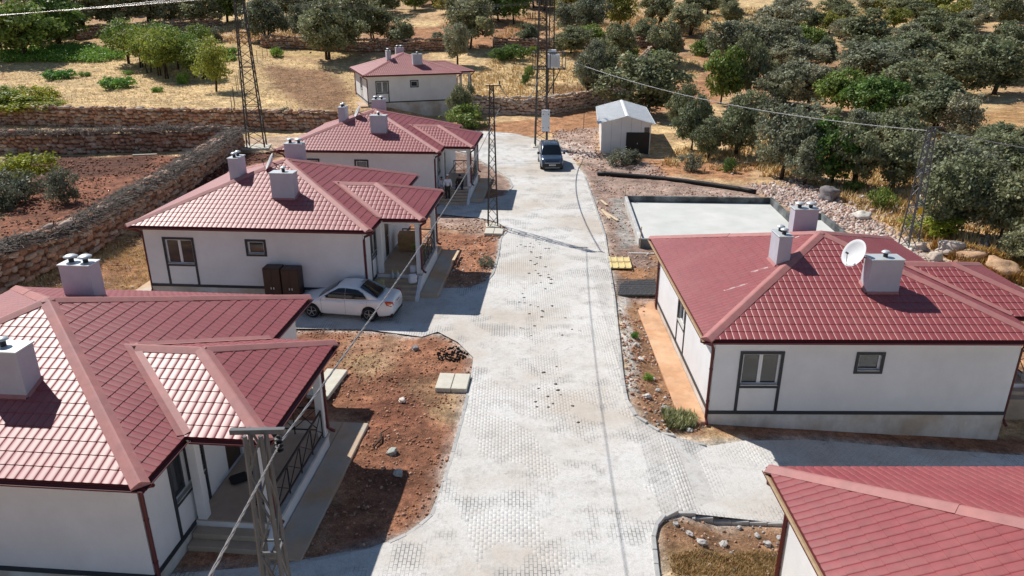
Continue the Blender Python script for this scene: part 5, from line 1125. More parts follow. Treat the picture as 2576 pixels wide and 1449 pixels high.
mb = MB(); q = [(.12 * math.cos(t), 0, .12 * math.sin(t)) for t in [2 * math.pi * k / 20 for k in range(21)]]; mb.tube(q, .03, 6, False); put('ring_ornament', 'orange ring hanging by the porch window where people stand', 'ornament', 'H3', 5.02, -2.4, 2.2, mb, 'orange')
p = G(836, 978); mb = MB(); mb.cbox(-.4, .4, -1.0, 1.0, 0, .16, .02); o = mb.build('timber_slab', 'cover'); o.location = (p[0] - .2, p[1] + .2, p[2] + .02); o.rotation_euler = (0, 0, R(-8)); tag(o, 'pale slab lying on the red plot behind the near left porch corner', 'slab')
p = G(1130, 668); mb = MB(); mb.cbox(-.07, .07, -.8, .8, 0, .05, .01); o = mb.build('plank', 'plank'); o.location = (hw('H2', 8.05, 1.6, 0)[0], hw('H2', 8.05, 1.6, 0)[1], hw('H2', 8.05, 1.6, -.12)[2]); o.rotation_euler = (0, 0, R(-6)); tag(o, 'bright plank on the slab edge beside the porch behind the sedan', 'plank')
p = G(985, 1085); mb = MB(); mb.tube([(0, 0, .03), (.15, .4, .05), (.1, .8, .04), (.35, 1.1, .06)], [.03, .035, .025, .012], 6); o = mb.build('dry_branch', 'bark'); o.location = (p[0] - .4, p[1] - 1.0, p[2] + .03); tag(o, 'bent dry branch on the red plot beside the near left house', 'branch')
# ------------------------------------------------------------------ rocks and rubble
def scatter_poly(poly, n, world=False):
    P = poly if world else [G(*q)[:2] for q in poly]; xs = [p[0] for p in P]; ys = [p[1] for p in P]; out = []
    while sum(map(len, out)) < n:
        a = rng.uniform(min(xs), max(xs), n * 2); b = rng.uniform(min(ys), max(ys), n * 2); m = inpoly(a, b, P); out.append(np.stack([a[m], b[m]], 1))
    return np.concatenate(out)[:n]
def rot3(n):
    q = rng.normal(size=(n, 4)); q /= np.linalg.norm(q, axis=1, keepdims=True); w_, x, y, z = q.T
    return np.stack([np.stack([1 - 2 * (y * y + z * z), 2 * (x * y - z * w_), 2 * (x * z + y * w_)], -1), np.stack([2 * (x * y + z * w_), 1 - 2 * (x * x + z * z), 2 * (y * z - x * w_)], -1), np.stack([2 * (x * z - y * w_), 2 * (y * z + x * w_), 1 - 2 * (x * x + y * y)], -1)], 1)
def rubble(name, poly, n, s0, s1, cols, label, world=False, keep_off_road=True):
    p = scatter_poly(poly, n, world)
    if keep_off_road: m = ~inpoly(p[:, 0], p[:, 1], ROAD) | (pdist(p[:, 0], p[:, 1], ROAD) < .12); p = p[m]
    cl = vnoise(p[:, 0], p[:, 1], 1.1, 51) * .6 + vnoise(p[:, 0], p[:, 1], .4, 52) * .4; p = p[rng.random(len(p)) < np.clip((cl - .25) * 2.2, .08, 1)]
    n = len(p); s = s0 + (s1 - s0) * rng.random(n) ** 4; z = gz_at(p[:, 0], p[:, 1]) + s * .12
    scl = np.stack([s * rng.uniform(.7, 1.3, n), s * rng.uniform(.7, 1.3, n), s * rng.uniform(.5, .9, n)], -1); c = np.array(cols)[rng.integers(0, len(cols), n)] * rng.uniform(.75, 1.2, (n, 1))
    bv_, bf_ = ROCKS[0]; o = obj(name, scatter_mesh(name, bv_, bf_, np.concatenate([p, z[:, None]], 1), scl, None, 'rubble', c, False, rot3(n))); return tag(o, label, 'rubble', kind='stuff')
RC = [(.40, .19, .115), (.46, .245, .155), (.52, .33, .23), (.35, .16, .095), (.48, .28, .19)]; GC = [(.45, .42, .40), (.55, .52, .49), (.38, .33, .30), (.45, .3, .22)]; PC = [(.58, .46, .40), (.66, .57, .51), (.52, .36, .29), (.62, .52, .47), (.45, .30, .24)]
rubble('rubble', ZONES[20][1], 8000, .02, .11, RC, 'reddish rubble strewn over the plot beside the near left house')
rubble('rubble', ZONES[24][1], 3500, .03, .16, RC + PC[:2], 'reddish rubble strewn over the plot below the roadside pole')
rubble('rubble', [(1500, 440), (1900, 495), (2100, 590), (1650, 600), (1655, 755), (1560, 800), (1535, 640), (1500, 520)], 6000, .03, .16, RC + GC + PC, 'mixed gravel along the right verge beside the new foundation')
rubble('rubble', ZONES[12][1], 2600, .03, .17, RC + GC, 'grey and brown rubble along the dusty slab of the right house')
rubble('rubble', [(1880, 462), (2010, 452), (2290, 605), (2470, 690), (2600, 735), (2600, 780), (2300, 650), (2090, 568), (1940, 505)], 9000, .05, .32, PC, 'band of pale broken rock between foundation and oak grove')
rubble('rubble', ZONES[18][1], 900, .03, .11, RC + GC, 'rubble in the kerbed plot by the near right roof')
rubble('rubble', [(1380, 330), (1500, 318), (1515, 400), (1640, 405), (1700, 455), (1500, 440), (1400, 375)], 5000, .05, .22, PC + RC, 'pinkish gravel behind the parked van')
rubble('rubble', [(0, 735), (0, 720), (215, 640), (385, 590), (405, 735)], 2500, .03, .15, RC + PC, 'stones on the yellow ground left of the house with the sedan')
rubble('clods', [(0, 405), (545, 392), (445, 480), (205, 598), (0, 612)], 9000, .06, .24, [(.26, .11, .065), (.2, .08, .05), (.34, .17, .11), (.4, .25, .17)], 'ploughed red clods in the walled enclosure')
rubble('rubble', [(1700, 430), (2576, 480), (2576, 640), (2300, 600), (2010, 450)], 1800, .06, .4, GC + PC, 'grey stones scattered among the oaks')
rubble('clods', [(600, 385), (715, 380), (540, 490), (400, 575), (440, 500)], 1500, .06, .3, [(.2, .09, .06), (.28, .14, .09)], 'dark red earth heaped behind the brushwood wall')
o = rubble('rubble', [(1470, 430), (1560, 445), (1520, 500), (1490, 500)], 400, .04, .15, GC, 'grey gravel by the kerb near the planks')
# dried clods and droppings on the road
p = np.concatenate([scatter_poly([(1.2, 15), (3.0, 15), (2.6, 30), (1.4, 40), (2.6, 56), (.6, 56), (.2, 36), (.4, 24)], 110, True), scatter_poly([(1340, 580), (1440, 580), (1380, 700), (1200, 860), (1280, 700)], 40)]); cl = vnoise(p[:, 0], p[:, 1], .5, 61); p = p[cl > .42]; n = len(p); s = rng.uniform(.04, .15, n) ** 1.0
tag(obj('dried_dung', scatter_mesh('dried_dung', *ROCKS[1], np.concatenate([p, (h(p[:, 0], p[:, 1]) + .037)[:, None]], 1), np.stack([s * 1.1, s * 1.3, s * .025], -1), rng.uniform(0, 6, n), 'dung')), 'dark dried droppings scattered along the paved road', 'droppings', kind='stuff')
# rocks one can pick out
def rock(u, v, s, lb, c=(.5, .46, .42), group=None, flat=.7):
    p = G(u, v); k = random.randrange(6); bv_, bf_ = ROCKS[k]; bm = bmesh.new(); vs_ = [bm.verts.new(q) for q in bv_]; [bm.faces.new([vs_[i] for i in f]) for f in bf_]
    bmesh.ops.subdivide_edges(bm, edges=bm.edges[:], cuts=1, use_grid_fill=True)
    bmesh.ops.subdivide_edges(bm, edges=bm.edges[:], cuts=1, use_grid_fill=True, smooth=.6)
    o3 = random.uniform(0, 99)
    for q in bm.verts: c3 = q.co; q.co *= 1 + .16 * math.sin(c3.x * 9 + o3) * math.sin(c3.y * 8 - o3) + .12 * math.sin(c3.z * 13 + o3 * 2) + random.uniform(-.035, .035)
    me = bpy.data.meshes.new('rock'); bm.to_mesh(me); bm.free(); me.polygons.foreach_set('use_smooth', [s > .6] * len(me.polygons)); a = me.color_attributes.new('soil', 'FLOAT_COLOR', 'POINT'); a.data.foreach_set('color', list((*c, 1)) * len(me.vertices)); me.materials.append(MATS['rubble'])
    o = obj('rock', me, None, (p[0], p[1], p[2] + s * .2), (random.uniform(-.3, .3), random.uniform(-.3, .3), random.uniform(0, 6)), (s * random.uniform(.8, 1.2), s * random.uniform(.8, 1.1), s * flat)); return tag(o, lb, 'rock', group)
rock(2083, 500, 1.5, 'large dark boulder under the oaks beyond the pale gravel', (.22, .2, .2), flat=1.0); rock(2166, 552, 1.1, 'pale boulder among dry grass left of the right pole', (.62, .58, .52))
for u, v, s, lb in ((2390, 640, 1.5, 'pale boulder at the right pole foot, largest of its heap'), (2352, 655, .9, 'pale boulder left of the largest boulder by the right pole'), (2440, 660, 1.3, 'orange-brown boulder right of the largest boulder by the right pole'), (2520, 690, 1.6, 'orange-streaked boulder at the right image edge'), (2555, 650, 1.1, 'grey boulder uppermost at the right image edge'), (2312, 628, .8, 'small pale boulder just right of the right pole foot')): rock(u, v, s, lb, (.58, .48, .40) if 'pale' in lb or 'grey' in lb else (.52, .33, .2))
ORD1 = ['first', 'second', 'third', 'fourth', 'fifth', 'sixth', 'seventh', 'eighth', 'ninth', 'tenth']
for k, (u, v, s) in enumerate(sorted(((1672, 1030, .3), (1628, 1000, .26), (1600, 870, .28), (1612, 905, .24), (1590, 840, .22), (1640, 955, .2), (1655, 985, .24), (1690, 915, .16), (1735, 1085, .22), (1745, 925, .14)), key=lambda q: -q[1])): rock(u, v, s, 'grey stone by the dusty slab, ' + ORD1[k] + ' counting away from the kerb corner', (.55, .53, .5), 'grey stones beside the dusty slab')
for k, (u, v, s) in enumerate(sorted(((1700, 1320, .17), (1735, 1345, .2), (1765, 1368, .25), (1820, 1372, .23), (1860, 1330, .16), (1905, 1350, .19), (1930, 1372, .22), (1960, 1355, .17), (1745, 1305, .12)))): rock(u, v, s, 'grey stone in the kerbed plot by the near right roof, ' + ORD1[k] + ' from the left', (.46, .44, .42), 'grey stones in the kerbed plot')
rock(1045, 880, .34, 'dark grey stone on the red plot below the sedan', (.3, .28, .27)); rock(1012, 1010, .26, 'whitish stone on the red plot left of the manhole cover', (.7, .62, .55)); rock(985, 1140, .3, 'greenish grey stone on the red plot below the shadow edge', (.42, .44, .4)); rock(1003, 1195, .3, 'pale stone at the tip of the near left shadow', (.5, .52, .48))
# burnt patch
p = scatter_poly([(1095, 880), (1150, 872), (1180, 895), (1150, 912), (1105, 908)], 170); n = len(p); s = rng.uniform(.03, .13, n); tag(obj('ash_heap', scatter_mesh('ash_heap', *ROCKS[2], np.concatenate([p, (h(p[:, 0], p[:, 1]) + .02)[:, None]], 1), np.stack([s, s, s * .6], -1), None, 'soot', None, False, rot3(n))), 'black ash heap at the kerb corner below the sedan', 'ash', kind='stuff')
# rebar stakes of a fence in the field
FS = [(585, 287), (590, 262), (597, 236), (604, 214), (648, 160), (662, 150), (673, 142), (592, 284), (600, 226)]
ORD0 = ['first', 'second', 'third', 'fourth', 'fifth', 'sixth', 'seventh', 'eighth', 'ninth']
for k, (u, v) in enumerate(sorted(FS)): p = G(u, v); mb = MB(); mb.beam((p[0], p[1], p[2] - .2), (p[0] + .03, p[1], p[2] + 1.9), .05); tag(mb.build('fence_stake', 'rebar'), 'thin rusty fence stake near the lattice tower, ' + ORD0[k] + ' from the left', 'stake', 'fence stakes in the straw field')
p = G(1468, 325); mb = MB(); mb.beam((p[0], p[1], p[2] - .2), (p[0], p[1], p[2] + 2.2), .05); tag(mb.build('fence_stake', 'rebar'), 'lone iron stake standing left of the shed', 'stake')
# little concrete building far left
p = G(45, 36); B_ = thing('hut', 'pale concrete hut cropped at the top left corner', 'hut', (p[0], p[1] + 1.5, p[2] - .2), R(8)); mb = MB(); mb.box(-2.2, 2.2, -2, 2, -1, 3.4); mb.build('wall', 'concrete', B_); mb = MB(); mb.box(-2.4, 2.4, -2.2, 2.2, 3.401, 3.6); mb.build('roof', 'concrete', B_); mb = MB(); mb.box(-1.5, -.6, -2.03, -1.99, .1, 2.0); mb.build('door', 'steel_dark', B_)
p = G(365, 393); mb = MB(); mb.cbox(-1.0, 1.0, -.12, .12, 0, .08, .02); o = mb.build('plank', 'cover'); o.location = (p[0], p[1], p[2] + .1); o.rotation_euler = (0, 0, R(12)); tag(o, 'pale board lying in the walled enclosure below the brushwood', 'plank')

for y0, x0, x1 in ((-2.35, -4.1, -3.3), (-1.55, -2.95, -2.3), (.3, -1.35, -.65)):
    m = smat(SLOPES['left'], (EH - y0) / TW, 0, .046); mb = MB(); a0 = (x0 + EH) * NU; a1 = (x1 + EH) * NU; mb.add([m @ Vector((-.05, a0, 0)), m @ Vector((.05, a0, 0)), m @ Vector((.07, a1, 0)), m @ Vector((-.03, a1, 0)), m @ Vector((-.05, a0, .006)), m @ Vector((.05, a0, .006)), m @ Vector((.07, a1, .006)), m @ Vector((-.03, a1, .006))], [(4, 5, 6, 7), (0, 1, 5, 4), (1, 2, 6, 5), (2, 3, 7, 6), (3, 0, 4, 7)]); mb.build('sealant_strip', 'sealant', HOUSES['R1'])
# ------------------------------------------------------------------ trees: leaf-sized faces through the crown, tapered limbs
def leaves(centers, per, spread, size, up=.4, tone=.35, ctr=None):
    """diamond leaves round clump centres"""
    n = len(centers) * per; C = np.repeat(centers, per, 0) + rng.normal(0, 1, (n, 3)) * np.array([spread, spread, spread * .75]) * .55
    nrm = rng.normal(0, 1, (n, 3)); nrm[:, 2] += up
    if ctr is not None: d = C - ctr; nrm += .8 * d / (np.linalg.norm(d, axis=1, keepdims=True) + .01)
    nrm /= np.linalg.norm(nrm, axis=1, keepdims=True); t = np.cross(nrm, rng.normal(0, 1, (n, 3))); t /= np.linalg.norm(t, axis=1, keepdims=True) + 1e-9; b = np.cross(nrm, t)
    s = (size * rng.uniform(.65, 1.35, n))[:, None]
    V = np.stack([C - t * s, C - b * s * .62 + t * s * .1, C + t * s, C + b * s * .62 + t * s * .1], 1); F = np.arange(n * 4).reshape(n, 4)
    cl = np.repeat(rng.uniform(1 - tone, 1 + tone, len(centers)), per) * rng.uniform(.8, 1.2, n); hue = rng.normal(0, .06, n)
    col_ = np.stack([cl * (1 + hue), cl, cl * (1 - hue)], -1)
    return V.reshape(-1, 3), F, np.repeat(col_, 4, 0)
def crown_pts(n, W, H, z0, lump=.28, seed=0, fill=.35, flat=1.0):
    r = np.random.default_rng(seed); d = r.normal(size=(n, 3)); d /= np.linalg.norm(d, axis=1, keepdims=True); d[:, 2] = np.abs(d[:, 2]) * np.where(r.random(n) < .62, 1, -.85)
    lob = r.normal(size=(9, 3)); lob /= np.linalg.norm(lob, axis=1, keepdims=True); g = 1 - lump + lump * 1.6 * np.max(np.clip(d @ lob.T, 0, 1) ** 4, 1)
    rad = g * np.where(r.random(n) < fill, r.uniform(.35, .85, n), r.uniform(.85, 1.0, n))
    P = d * rad[:, None] * np.array([W / 2, W / 2, H / 2]); P[:, 2] = P[:, 2] * flat + z0; return P
def limbs(stems, tips, hgt, r0, seed):
    r = random.Random(seed); mb = MB()
    for sx_, sy_, lx, ly in stems:
        p0 = Vector((sx_, sy_, -.3)); p1 = Vector((sx_ + lx * .25, sy_ + ly * .25, hgt * .22)); p2 = Vector((sx_ + lx * .6, sy_ + ly * .6, hgt * .42)); mb.tube([p0, p1, p2, p2 + Vector((lx * .4, ly * .4, hgt * .22))], [r0 * 1.25, r0, r0 * .75, r0 * .25], 7)
        for _ in range(6):
            t = r.choice(tips); t = Vector(t); q = p1.lerp(p2, r.uniform(.3, 1)); m = q.lerp(t, .55) + Vector((0, 0, -.15)); mb.tube([q, m, t], [r0 * .42, r0 * .28, r0 * .08], 5)
    return mb
KINDS = {}
def make_kind(name, mat, nvar, W, H, z0, Hc, clumps, per, spread, size, stems, lump=.3, fill=.35, tone=.3, r0=.1, up=.4, flat=1.0):
    out = []
    for v in range(nvar):
        P = crown_pts(clumps, W, Hc, z0, lump, 100 * len(KINDS) + v, fill, flat); V, F, c = leaves(P, per, spread, size, up, tone, np.array([0, 0, z0]))
        cm = npmesh('crown', V, F, mat, c); rr = random.Random(v)
        st_ = [(rr.uniform(-.25, .25), rr.uniform(-.25, .25), rr.uniform(-.9, .9), rr.uniform(-.9, .9)) for _ in range(stems if stems < 2 else rr.randint(2, stems))] if stems > 1 else [(0, 0, rr.uniform(-.3, .3), rr.uniform(-.3, .3))]
        out.append((cm, limbs(st_, [tuple(p) for p in P[::3]], H, r0, v).mesh('trunk', 'bark', True)))
    KINDS[name] = (out, W, H)
make_kind('oak', 'leaf_oak', 6, 5.0, 5.2, 2.7, 5.0, 135, 62, .46, .135, 3, .42, .35, .34)
make_kind('greyoak', 'leaf_grey', 5, 5.0, 5.2, 2.65, 5.0, 130, 62, .46, .13, 3, .44, .35, .34)
make_kind('green', 'leaf_green', 3, 5.0, 5.0, 2.6, 4.6, 110, 55, .52, .16, 2, .3, .35, .3)
make_kind('yellow', 'leaf_yellow', 3, 5.0, 4.6, 2.4, 4.0, 80, 50, .52, .16, 2, .34, .35, .3)
make_kind('orchard', 'leaf_orchard', 4, 4.0, 4.4, 2.6, 3.6, 85, 46, .5, .11, 3, .4, .5, .25, .07)
make_kind('bush', 'leaf_green', 3, 3.0, 1.9, .8, 1.9, 50, 45, .34, .1, 3, .35, .3, .3, .04)
make_kind('greybush', 'leaf_olive', 3, 3.0, 1.9, .8, 1.9, 50, 45, .34, .085, 3, .4, .3, .3, .04)
make_kind('lime', 'leaf_lime', 2, 3.0, 2.6, 1.3, 2.5, 55, 45, .36, .1, 3, .42, .35, .3, .04)
make_kind('weed', 'leaf_vine', 2, 3.0, 1.0, .4, 1.0, 40, 45, .36, .1, 3, .4, .4, .3, .03)
cnt = {}
def tree(kind, x, y, w_, ht, label, group, z=None, cat='tree', name=None):
    var, W, H = KINDS[kind]; k = cnt.get(kind, 0); cnt[kind] = k + 1; cm, tm = var[k % len(var)]
    bushy = kind in ('bush', 'greybush', 'lime', 'weed')
    name = name or {'oak': 'oak_tree', 'greyoak': 'oak_tree', 'green': 'leafy_tree', 'yellow': 'leafy_tree', 'orchard': 'orchard_tree'}.get(kind, 'shrub')
    T = thing(name, label, 'shrub' if bushy else cat, (x, y, float(gz_at(np.array(x), np.array(y))) if z is None else z), random.uniform(0, 6.28), group); T.scale = (w_ / W, w_ / W, ht / H)
    obj('crown', cm, T); obj('trunk', tm, T); return T
ORD = ['first', 'second', 'third', 'fourth', 'fifth', 'sixth', 'seventh', 'eighth', 'ninth', 'tenth', 'eleventh', 'twelfth', 'thirteenth', 'fourteenth', 'fifteenth', 'sixteenth', 'seventeenth', 'eighteenth', 'nineteenth', 'twentieth']
def row_labels(L, area, adj, per=9):
    """name the trees that have no words of their own by row (front row nearest the camera) and place from the left"""
    free = sorted([q for q in L if len(q) == 5], key=lambda q: -q[1]); out = {}
    nr = max(1, round(len(free) / per)); names = ['front', 'second', 'third', 'fourth', 'fifth', 'sixth', 'seventh', 'eighth'] if nr > 1 else ['only']
    for r_ in range(nr):
        row = sorted(free[r_ * len(free) // nr:(r_ + 1) * len(free) // nr], key=lambda q: q[0])
        for k, q in enumerate(row): out[q] = f"{adj[q[4]]}, {ORD[k]} from the left " + (f"in {names[r_]} row of {area}" if nr > 1 else f"in {area}")
    return [q if len(q) > 5 else q + (out[q],) for q in L]
def tz(ox, oy, L, zoom_kind):
    """trees measured as (x, base y, width, height, kind, label or None)"""
    for q in L:
        u, v, w_, ht, kind = q[0] / 3 + ox, q[1] / 3 + oy, q[2] / 3, q[3] / 3, q[4]; p = G(u, v); s = fwd(p) / FPX
        dl, gp = zoom_kind.get(kind, zoom_kind['*']); lb = q[5] if len(q) > 5 else dl
        tree(kind, p[0], p[1], min(w_ * s * random.uniform(1.1, 1.32), 10), min(ht * s * (1.05 if kind == 'orchard' else random.uniform(1.12, 1.35)), 9), lb, gp)
ADJ = {'oak': 'dark green oak', 'greyoak': 'grey-green oak', 'green': 'fresh green tree', 'yellow': 'yellow-green tree', 'orchard': 'young orchard tree'}
A_ = [(450,235,420,260,'oak'),(870,225,520,310,'oak','broadest dark oak above the orchard'),(1130,205,350,280,'greyoak'),(1500,190,300,210,'oak'),(1290,180,170,150,'greyoak'),(1720,160,250,230,'green'),(2010,305,290,270,'greyoak','rounded grey-green oak just right of the lattice tower'),(2285,312,130,215,'greyoak','slender small oak on a bare stem right of the lattice tower'),(2480,445,350,470,'oak','tall dark oak standing left of the farthest house'),(2150,150,300,200,'oak'),(640,210,300,250,'oak'),(280,110,220,150,'yellow'),(1400,60,260,150,'oak'),(1000,90,300,160,'greyoak'),(560,70,300,160,'oak'),(120,60,260,140,'oak'),(1950,60,260,160,'green'),(2380,110,280,160,'oak'),
      (180,440,430,320,'green','dark green bushy tree behind the vegetable patch'),(450,335,340,280,'green','bright green tree rising behind the vegetable patch, right of its neighbour'),(20,400,180,260,'green','green tree cut by the left edge above the vegetable patch')]
tz(0, 0, row_labels(A_, 'the top left oaks', ADJ, 7), {'*': ('dark oak in the row along the top left', 'oaks along the top left'), 'green': ('green leafy tree in the row along the top left', 'green trees along the top left'), 'yellow': ('yellowish tree beside the hut', None)})
ORC = [(980,480,230,290),(1070,510,240,290),(1130,550,230,290),(1210,570,220,290),(1265,595,240,330),(1350,525,230,270),(1410,545,220,260),(1480,585,210,240),(1540,595,200,230),(1190,455,230,270),(1300,470,230,260)]
tz(0, 0, row_labels([q + ('orchard',) for q in ORC], 'the orchard', ADJ, 5), {'*': ('young yellow-green orchard tree in the straw field', 'young orchard trees')})
tz(0, 0, [(1625,690,240,340,'orchard','foremost orchard tree, nearest the lattice tower'),(1530,405,190,190,'orchard','orchard tree standing apart behind the others, by the rubble')], {'*': ('', None)})
B_ = [(60,365,300,430,'oak','large dark oak left behind the farthest house'),(240,325,230,250,'oak','green-black oak behind the chimneys of the farthest house'),(460,365,220,190,'oak','low round oak just right behind the farthest house'),(330,100,250,180,'oak'),(560,75,160,130,'green'),(820,115,220,150,'yellow'),(960,365,330,310,'oak','big oak left of the transformer tower, behind the rubble wall'),(880,490,150,240,'greyoak','grey-green tree in front of the rubble wall, right of the farthest house'),(730,365,110,100,'greyoak'),(1010,170,260,180,'greyoak'),(1180,155,200,200,'green'),(1300,175,180,220,'green'),(1420,345,150,130,'oak','small round dark oak just left of the transformer tower'),(1540,90,200,150,'greyoak'),(1720,155,220,200,'yellow'),(1700,245,180,160,'greyoak'),(1880,265,220,240,'greyoak'),(1730,400,250,170,'oak','wide low oak right of the transformer tower'),(1860,350,180,120,'green'),(2100,225,200,220,'yellow'),(2400,205,220,230,'oak'),
      (1860,712,230,340,'greyoak','left of the two oaks behind the stone wall, close to the transformer tower'),(1950,705,260,330,'oak','right of the two oaks behind the stone wall, close to the transformer tower'),(2300,880,470,390,'oak','broad dark oak right behind the white shed'),(2110,445,190,230,'oak'),(2270,335,170,150,'oak'),(2460,475,220,260,'oak'),(2545,1010,160,330,'oak','small dark oak right of the shed door side'),(1640,60,200,150,'green'),(1450,60,230,150,'green'),(700,40,260,140,'oak'),(1940,45,130,70,'greyoak'),(130,40,260,140,'oak')]
tz(858.7, 0, row_labels(B_, 'the tower slope', {**ADJ, 'oak': 'dark oak', 'greyoak': 'grey oak', 'green': 'green tree', 'yellow': 'yellowish tree'}, 8), {'*': ('oak on the slope behind the transformer tower', 'oaks on the central slope'), 'green': ('fresh green tree on the tower slope', 'green trees on the central slope'), 'yellow': ('yellow-green tree on the tower slope', 'yellow trees on the central slope')})
C_l = [(60,115,130,110,'oak'),(180,115,160,130,'oak'),(370,195,170,140,'oak'),(50,265,210,170,'oak'),(330,95,120,140,'greyoak'),(780,95,230,110,'greyoak'),(810,180,190,110,'oak'),(1150,110,180,110,'oak'),(1200,145,160,100,'oak'),(1380,85,150,90,'greyoak'),(1470,95,90,75,'yellow'),(1640,105,200,110,'oak'),(1940,135,230,150,'yellow'),(1750,140,180,110,'oak'),
 (680,335,380,260,'greyoak'),(980,250,160,140,'oak'),(1100,265,150,120,'yellow'),(1180,305,140,150,'greyoak'),(350,480,280,250,'greyoak'),(650,490,330,250,'greyoak'),(930,410,200,170,'green'),(1350,390,400,240,'oak'),(1590,225,180,110,'yellow'),(1080,510,140,170,'oak'),(850,550,330,190,'greyoak'),(290,780,230,320,'green','green oak on two dark stems at the left tip of the grove'),(500,765,260,380,'oak'),(760,810,330,290,'greyoak'),(950,830,300,330,'greyoak'),(1350,660,500,290,'greyoak'),(1180,880,260,300,'green'),(1450,935,350,260,'green'),(1750,530,330,230,'oak'),(1850,310,280,200,'oak'),(2150,570,400,270,'oak'),(2050,720,380,260,'oak'),(2350,715,350,300,'oak'),(1650,770,350,260,'oak'),(1900,1000,400,320,'oak'),(2080,1060,280,250,'greyoak'),(2450,205,260,180,'oak'),(2300,135,300,150,'greyoak'),(2480,430,220,200,'oak'),(2150,250,240,150,'greyoak'),(2010,190,200,130,'yellow'),(1700,360,240,160,'greyoak'),(2050,400,260,180,'oak'),(1500,520,260,180,'oak'),
 (60,1130,220,330,'oak','leftmost oak of the front row, right of the shed'),(400,1185,330,410,'oak','dense dark oak second from the left in the front row by the shed'),(200,1200,200,240,'oak'),(740,1345,400,490,'greyoak','big oak on a thick bare trunk above the end of the black pipe'),(1120,1405,330,430,'green','oak on a slender leaning stem beyond the pale gravel'),(1290,1425,300,390,'oak'),(1580,1430,350,320,'oak'),(930,1400,250,290,'greyoak'),(2300,1215,320,230,'oak'),(2140,1330,300,260,'oak'),(2400,1500,400,420,'oak'),(2000,1560,420,420,'greyoak'),(1780,1350,300,300,'greyoak'),(2560,1350,300,330,'oak'),(1400,1150,300,260,'greyoak'),(1640,1190,300,280,'oak'),(1080,1130,260,250,'oak')]
tz(1717.3, 0, row_labels(C_l, 'the right grove', ADJ, 8), {'*': ('oak in the dense grove right of the shed', 'oaks of the right grove'), 'greyoak': ('grey-green oak in the dense grove right of the shed', 'grey-green oaks of the right grove'), 'green': ('fresh green oak in the dense grove right of the shed', 'fresh green oaks of the right grove'), 'yellow': ('yellow-green tree among the upper grove', 'yellow-green trees of the upper grove')})
D_l = [(2010,330,400,420,'oak','oak behind the right pole, left of its neighbour'),(2420,360,420,440,'oak','oak right of the right pole, near the edge'),(2250,250,300,320,'greyoak'),(2560,560,300,300,'oak'),(1500,130,150,140,'bush','low shrub left of the right pole'),(1900,330,330,140,'lime','brown-green shrub at the foot of the right pole')]
tz(1717.3, 483, row_labels(D_l, 'the near end of the right grove', ADJ, 8), {'*': ('oak at the near end of the right grove', 'oaks at the near end of the grove')})
# trees outside the picture and over the hill, so that the grove goes on
for k in range(34):
    x = random.uniform(40, 110); y = random.uniform(30, 190)
    if abs(x / max(y, 1)) > .72: tree('oak' if k % 2 else 'greyoak', x, y, random.uniform(3.5, 6.5), random.uniform(3.5, 6), 'oak of the grove beyond the right edge', 'oaks beyond the right edge')
for k in range(70):
    x = random.uniform(-190, 190); y = random.uniform(175, 270)
    if vnoise(np.array(x), np.array(y), .03, 71) > .5: tree(('oak', 'greyoak', 'oak', 'green')[k % 4], x, y, random.uniform(3, 8), random.uniform(3, 7), 'oak on the far slope at the top edge', 'oaks on the far slope')
# shrubs
SH = [(906,560,'bush',2.2,1.9),(918,305,'greybush',3,2.3)]
tz(858.7, 0, [(905,925,160,230,'oak','dark bush growing against the stone wall, right of the farthest house'),(960,965,240,130,'bush','low bush at the foot of the stone wall above the middle house'),(1290,445,190,110,'bush','green bush below the rubble wall left of the transformer tower'),(1200,455,120,80,'bush','small green bush left of the bigger bush below the rubble wall'),(1440,415,90,60,'lime','bright green bush left of the transformer platform'),(2205,445,100,70,'bush','green bush on the straw slope behind the two wall oaks'),(2390,485,150,110,'bush','green bush right on the straw slope behind the shed'),(2120,1245,190,100,'greybush','grey weed clump left of two below the shed door'),(2210,1230,110,80,'greybush','grey weed clump right of two below the shed door'),(1420,580,70,80,'bush','small shrub in the straw left of the transformer tower'),(1385,640,60,70,'bush','small shrub left of the transformer tower foot'),(625,360,70,40,'lime','yellow-green shrub on the terrace behind the farthest house')], {'*': ('', None)})
tz(1717.3, 0, [(130,410,130,110,'bush','left of two bushes by the upper end of the stone wall'),(200,400,120,110,'bush','right of two bushes by the upper end of the stone wall'),(340,1295,80,90,'bush','dark small bush above the black pipe'),(60,1290,170,100,'greybush','dry grey shrub above the left end of the black pipe'),(620,830,220,110,'greybush','grey shrub between trunks in the grove'),(1280,1440,120,70,'bush','low bush among the trunks beyond the pale gravel')], {'*': ('', None)})
tz(0, 0, [(200,1400,330,210,'lime','bright lime green shrub in the walled enclosure'),(110,1530,330,220,'greybush','grey olive shrub below the lime shrub in the enclosure'),(490,1530,230,200,'greybush','grey olive shrub right of the lime shrub in the enclosure'),(-40,1600,260,220,'greybush','grey olive shrub at the left edge below the lime shrub'),(380,310,160,70,'bush','dark shrub left of the orchard top'),(2160,870,90,80,'greybush','small grey shrub above the retaining wall'),(1640,300,120,80,'greybush','grey shrub in the rubble beside the lattice tower')], {'*': ('', None)})
LOW = [(450,592,200,45),(655,577,80,25),(890,662,220,60),(1180,697,80,30),(965,562,70,20),(1375,632,90,60),(1740,415,90,40),(1750,455,100,30),(2090,430,90,50)]
tz(0, 0, row_labels([q + ('weed',) for q in LOW], 'the straw field', {'weed': 'low green weed patch'}, 20), {'*': ('low green weed patch in the straw field', 'weed patches in the straw field')})
VN = [(60,760,260,90),(330,790,260,110),(200,870,330,110),(20,870,200,90),(100,820,300,100),(380,840,200,80)]
